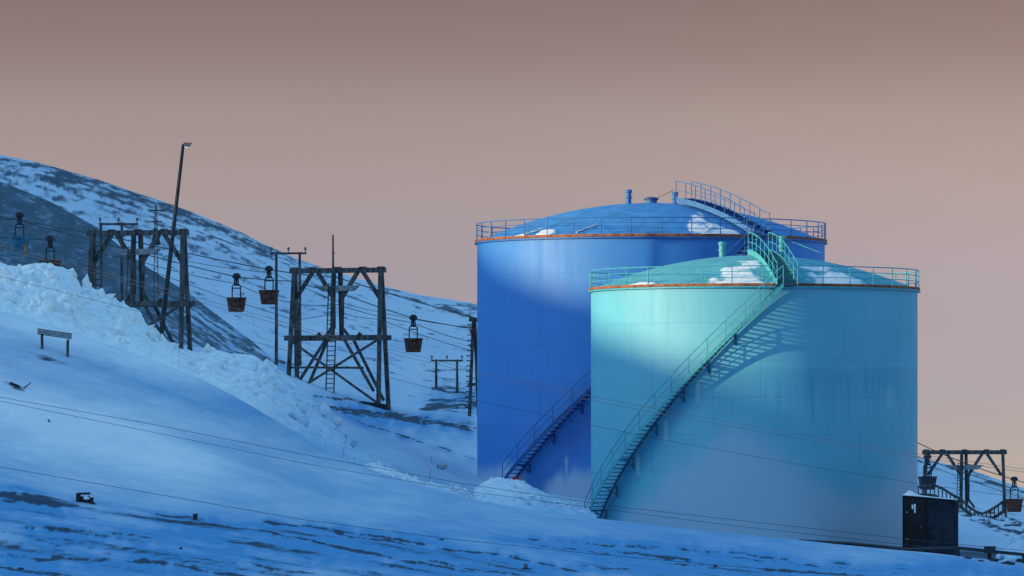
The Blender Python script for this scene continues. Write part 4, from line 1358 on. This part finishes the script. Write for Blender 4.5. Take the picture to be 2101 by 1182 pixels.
# ------------------------------------------------------------------ trestle footbridge on the right
Yb = 470
top = [(1860, 1000), (1895, 998), (1918, 996), (1935, 1003), (1955, 1016), (1972, 1024), (1985, 1038), (2003, 1050), (2016, 1054), (2030, 1048), (2046, 1038), (2062, 1026)]
low = [(1860, 1018), (1895, 1015), (1918, 1017), (1935, 1027), (1955, 1036), (1972, 1040), (1985, 1050), (2003, 1062), (2016, 1066), (2030, 1066), (2046, 1058), (2062, 1046)]
o0 = at(1960, 1040, Yb)
br = thing('trestle_fence', 'snaking timber railing with many posts below small right tower', 'railing', o0)
MB().tube([at(x, y, Yb) - o0 for x, y in top], .09, 8).build('top_rail', M['wood'], br, True)
MB().tube([at(x, y, Yb) - o0 for x, y in low], .10, 8).build('bottom_rail', M['wood'], br, True)
for i in range(24):
    x = 1868 + i * 8.2
    yt = np.interp(x, [p[0] for p in top], [p[1] for p in top])
    yl = np.interp(x, [p[0] for p in low], [p[1] for p in low])
    MB().bar(at(x, yt, Yb) - o0, at(x, yl + 6, Yb) - o0, .08, .08, up=(0, 1, 0)).build('post', M['wood'], br)
MB().bar(at(2062, 1026, Yb) - o0, at(2064, 1062, Yb) - o0, .16, .16, up=(0, 1, 0)).build('end_post', M['wood'], br)

# ------------------------------------------------------------------ light
EL, AZ = math.radians(10.0), math.radians(73)
s = Vector((-math.sin(AZ) * math.cos(EL), -math.cos(AZ) * math.cos(EL), math.sin(EL)))
sun = bpy.data.lights.new('sun', 'SUN')
sun.energy = 5.0
sun.color = (1.0, .85, .47)
sun.angle = math.radians(.53)
so = bpy.data.objects.new('sun', sun)
so.rotation_euler = s.to_track_quat('Z', 'Y').to_euler()
col.objects.link(so)

world = bpy.data.worlds.new('World')
scene.world = world
world.use_nodes = True
nt = world.node_tree
bg = nt.nodes['Background']
bg.inputs['Strength'].default_value = .12
sky = nt.nodes.new('ShaderNodeTexSky')
sky.sky_type = 'NISHITA'
sky.sun_disc = False
sky.sun_elevation = EL
sky.sun_rotation = math.atan2(s.x, s.y)
sky.altitude = 50
sky.ozone_density = 3.0
tc = nt.nodes.new('ShaderNodeTexCoord')
sep = nt.nodes.new('ShaderNodeSeparateXYZ')
nt.links.new(tc.outputs['Generated'], sep.inputs[0])
ramp = nt.nodes.new('ShaderNodeValToRGB')
nt.links.new(mth(nt, 'MULTIPLY', sep.outputs['Z'], 10.0, clamp=True), ramp.inputs[0])
els = ramp.color_ramp.elements
stops = [(0.0, (.45, .375, .335)), (.057, (.423, .37, .35)), (.157, (.392, .346, .372)), (.336, (.392, .330, .362)), (.45, (.405, .325, .320)), (.514, (.387, .303, .292)), (.56, (.370, .290, .275)), (.657, (.290, .212, .200)), (.721, (.258, .184, .175)), (1.0, (.22, .17, .18))]
els[0].position, els[0].color = stops[0][0], (*stops[0][1], 1)
els[1].position, els[1].color = stops[-1][0], (*stops[-1][1], 1)
for p_, c_ in stops[1:-1]:
    e = els.new(p_)
    e.color = (*c_, 1)
lowsky = nt.nodes.new('ShaderNodeVectorMath')
lowsky.operation = 'SCALE'
haze = noise(nt, 9, 4, .55, (1, 1, 5), 'Generated')
side = mixc(nt, maprange(nt, sep.outputs['X'], -.03, .11), (.985, .99, 1.0), (1.17, 1.13, 1.07))
warm = nt.nodes.new('ShaderNodeVectorMath')
warm.operation = 'MULTIPLY'
nt.links.new(ramp.outputs[0], warm.inputs[0])
nt.links.new(side, warm.inputs[1])
nt.links.new(warm.outputs[0], lowsky.inputs[0])
nt.links.new(mth(nt, 'MULTIPLY_ADD', haze, .07 / .12, .965 / .12), lowsky.inputs['Scale'])
tint = nt.nodes.new('ShaderNodeVectorMath')
tint.operation = 'MULTIPLY'
nt.links.new(sky.outputs[0], tint.inputs[0])
tint.inputs[1].default_value = (2.3, 3.0, 2.85)
fac = maprange(nt, sep.outputs['Z'], .078, .15)
zen = nt.nodes.new('ShaderNodeVectorMath')
zen.operation = 'SCALE'
nt.links.new(tint.outputs[0], zen.inputs[0])
nt.links.new(mth(nt, 'MULTIPLY_ADD', sep.outputs['Z'], 1.35, .30), zen.inputs['Scale'])
mx_ = mixc(nt, fac, lowsky.outputs[0], zen.outputs[0])
nt.links.new(mx_, bg.inputs['Color'])

scene.view_settings.view_transform = 'Standard'
scene.view_settings.look = 'None'
scene.view_settings.exposure = 0
scene.view_settings.gamma = 1
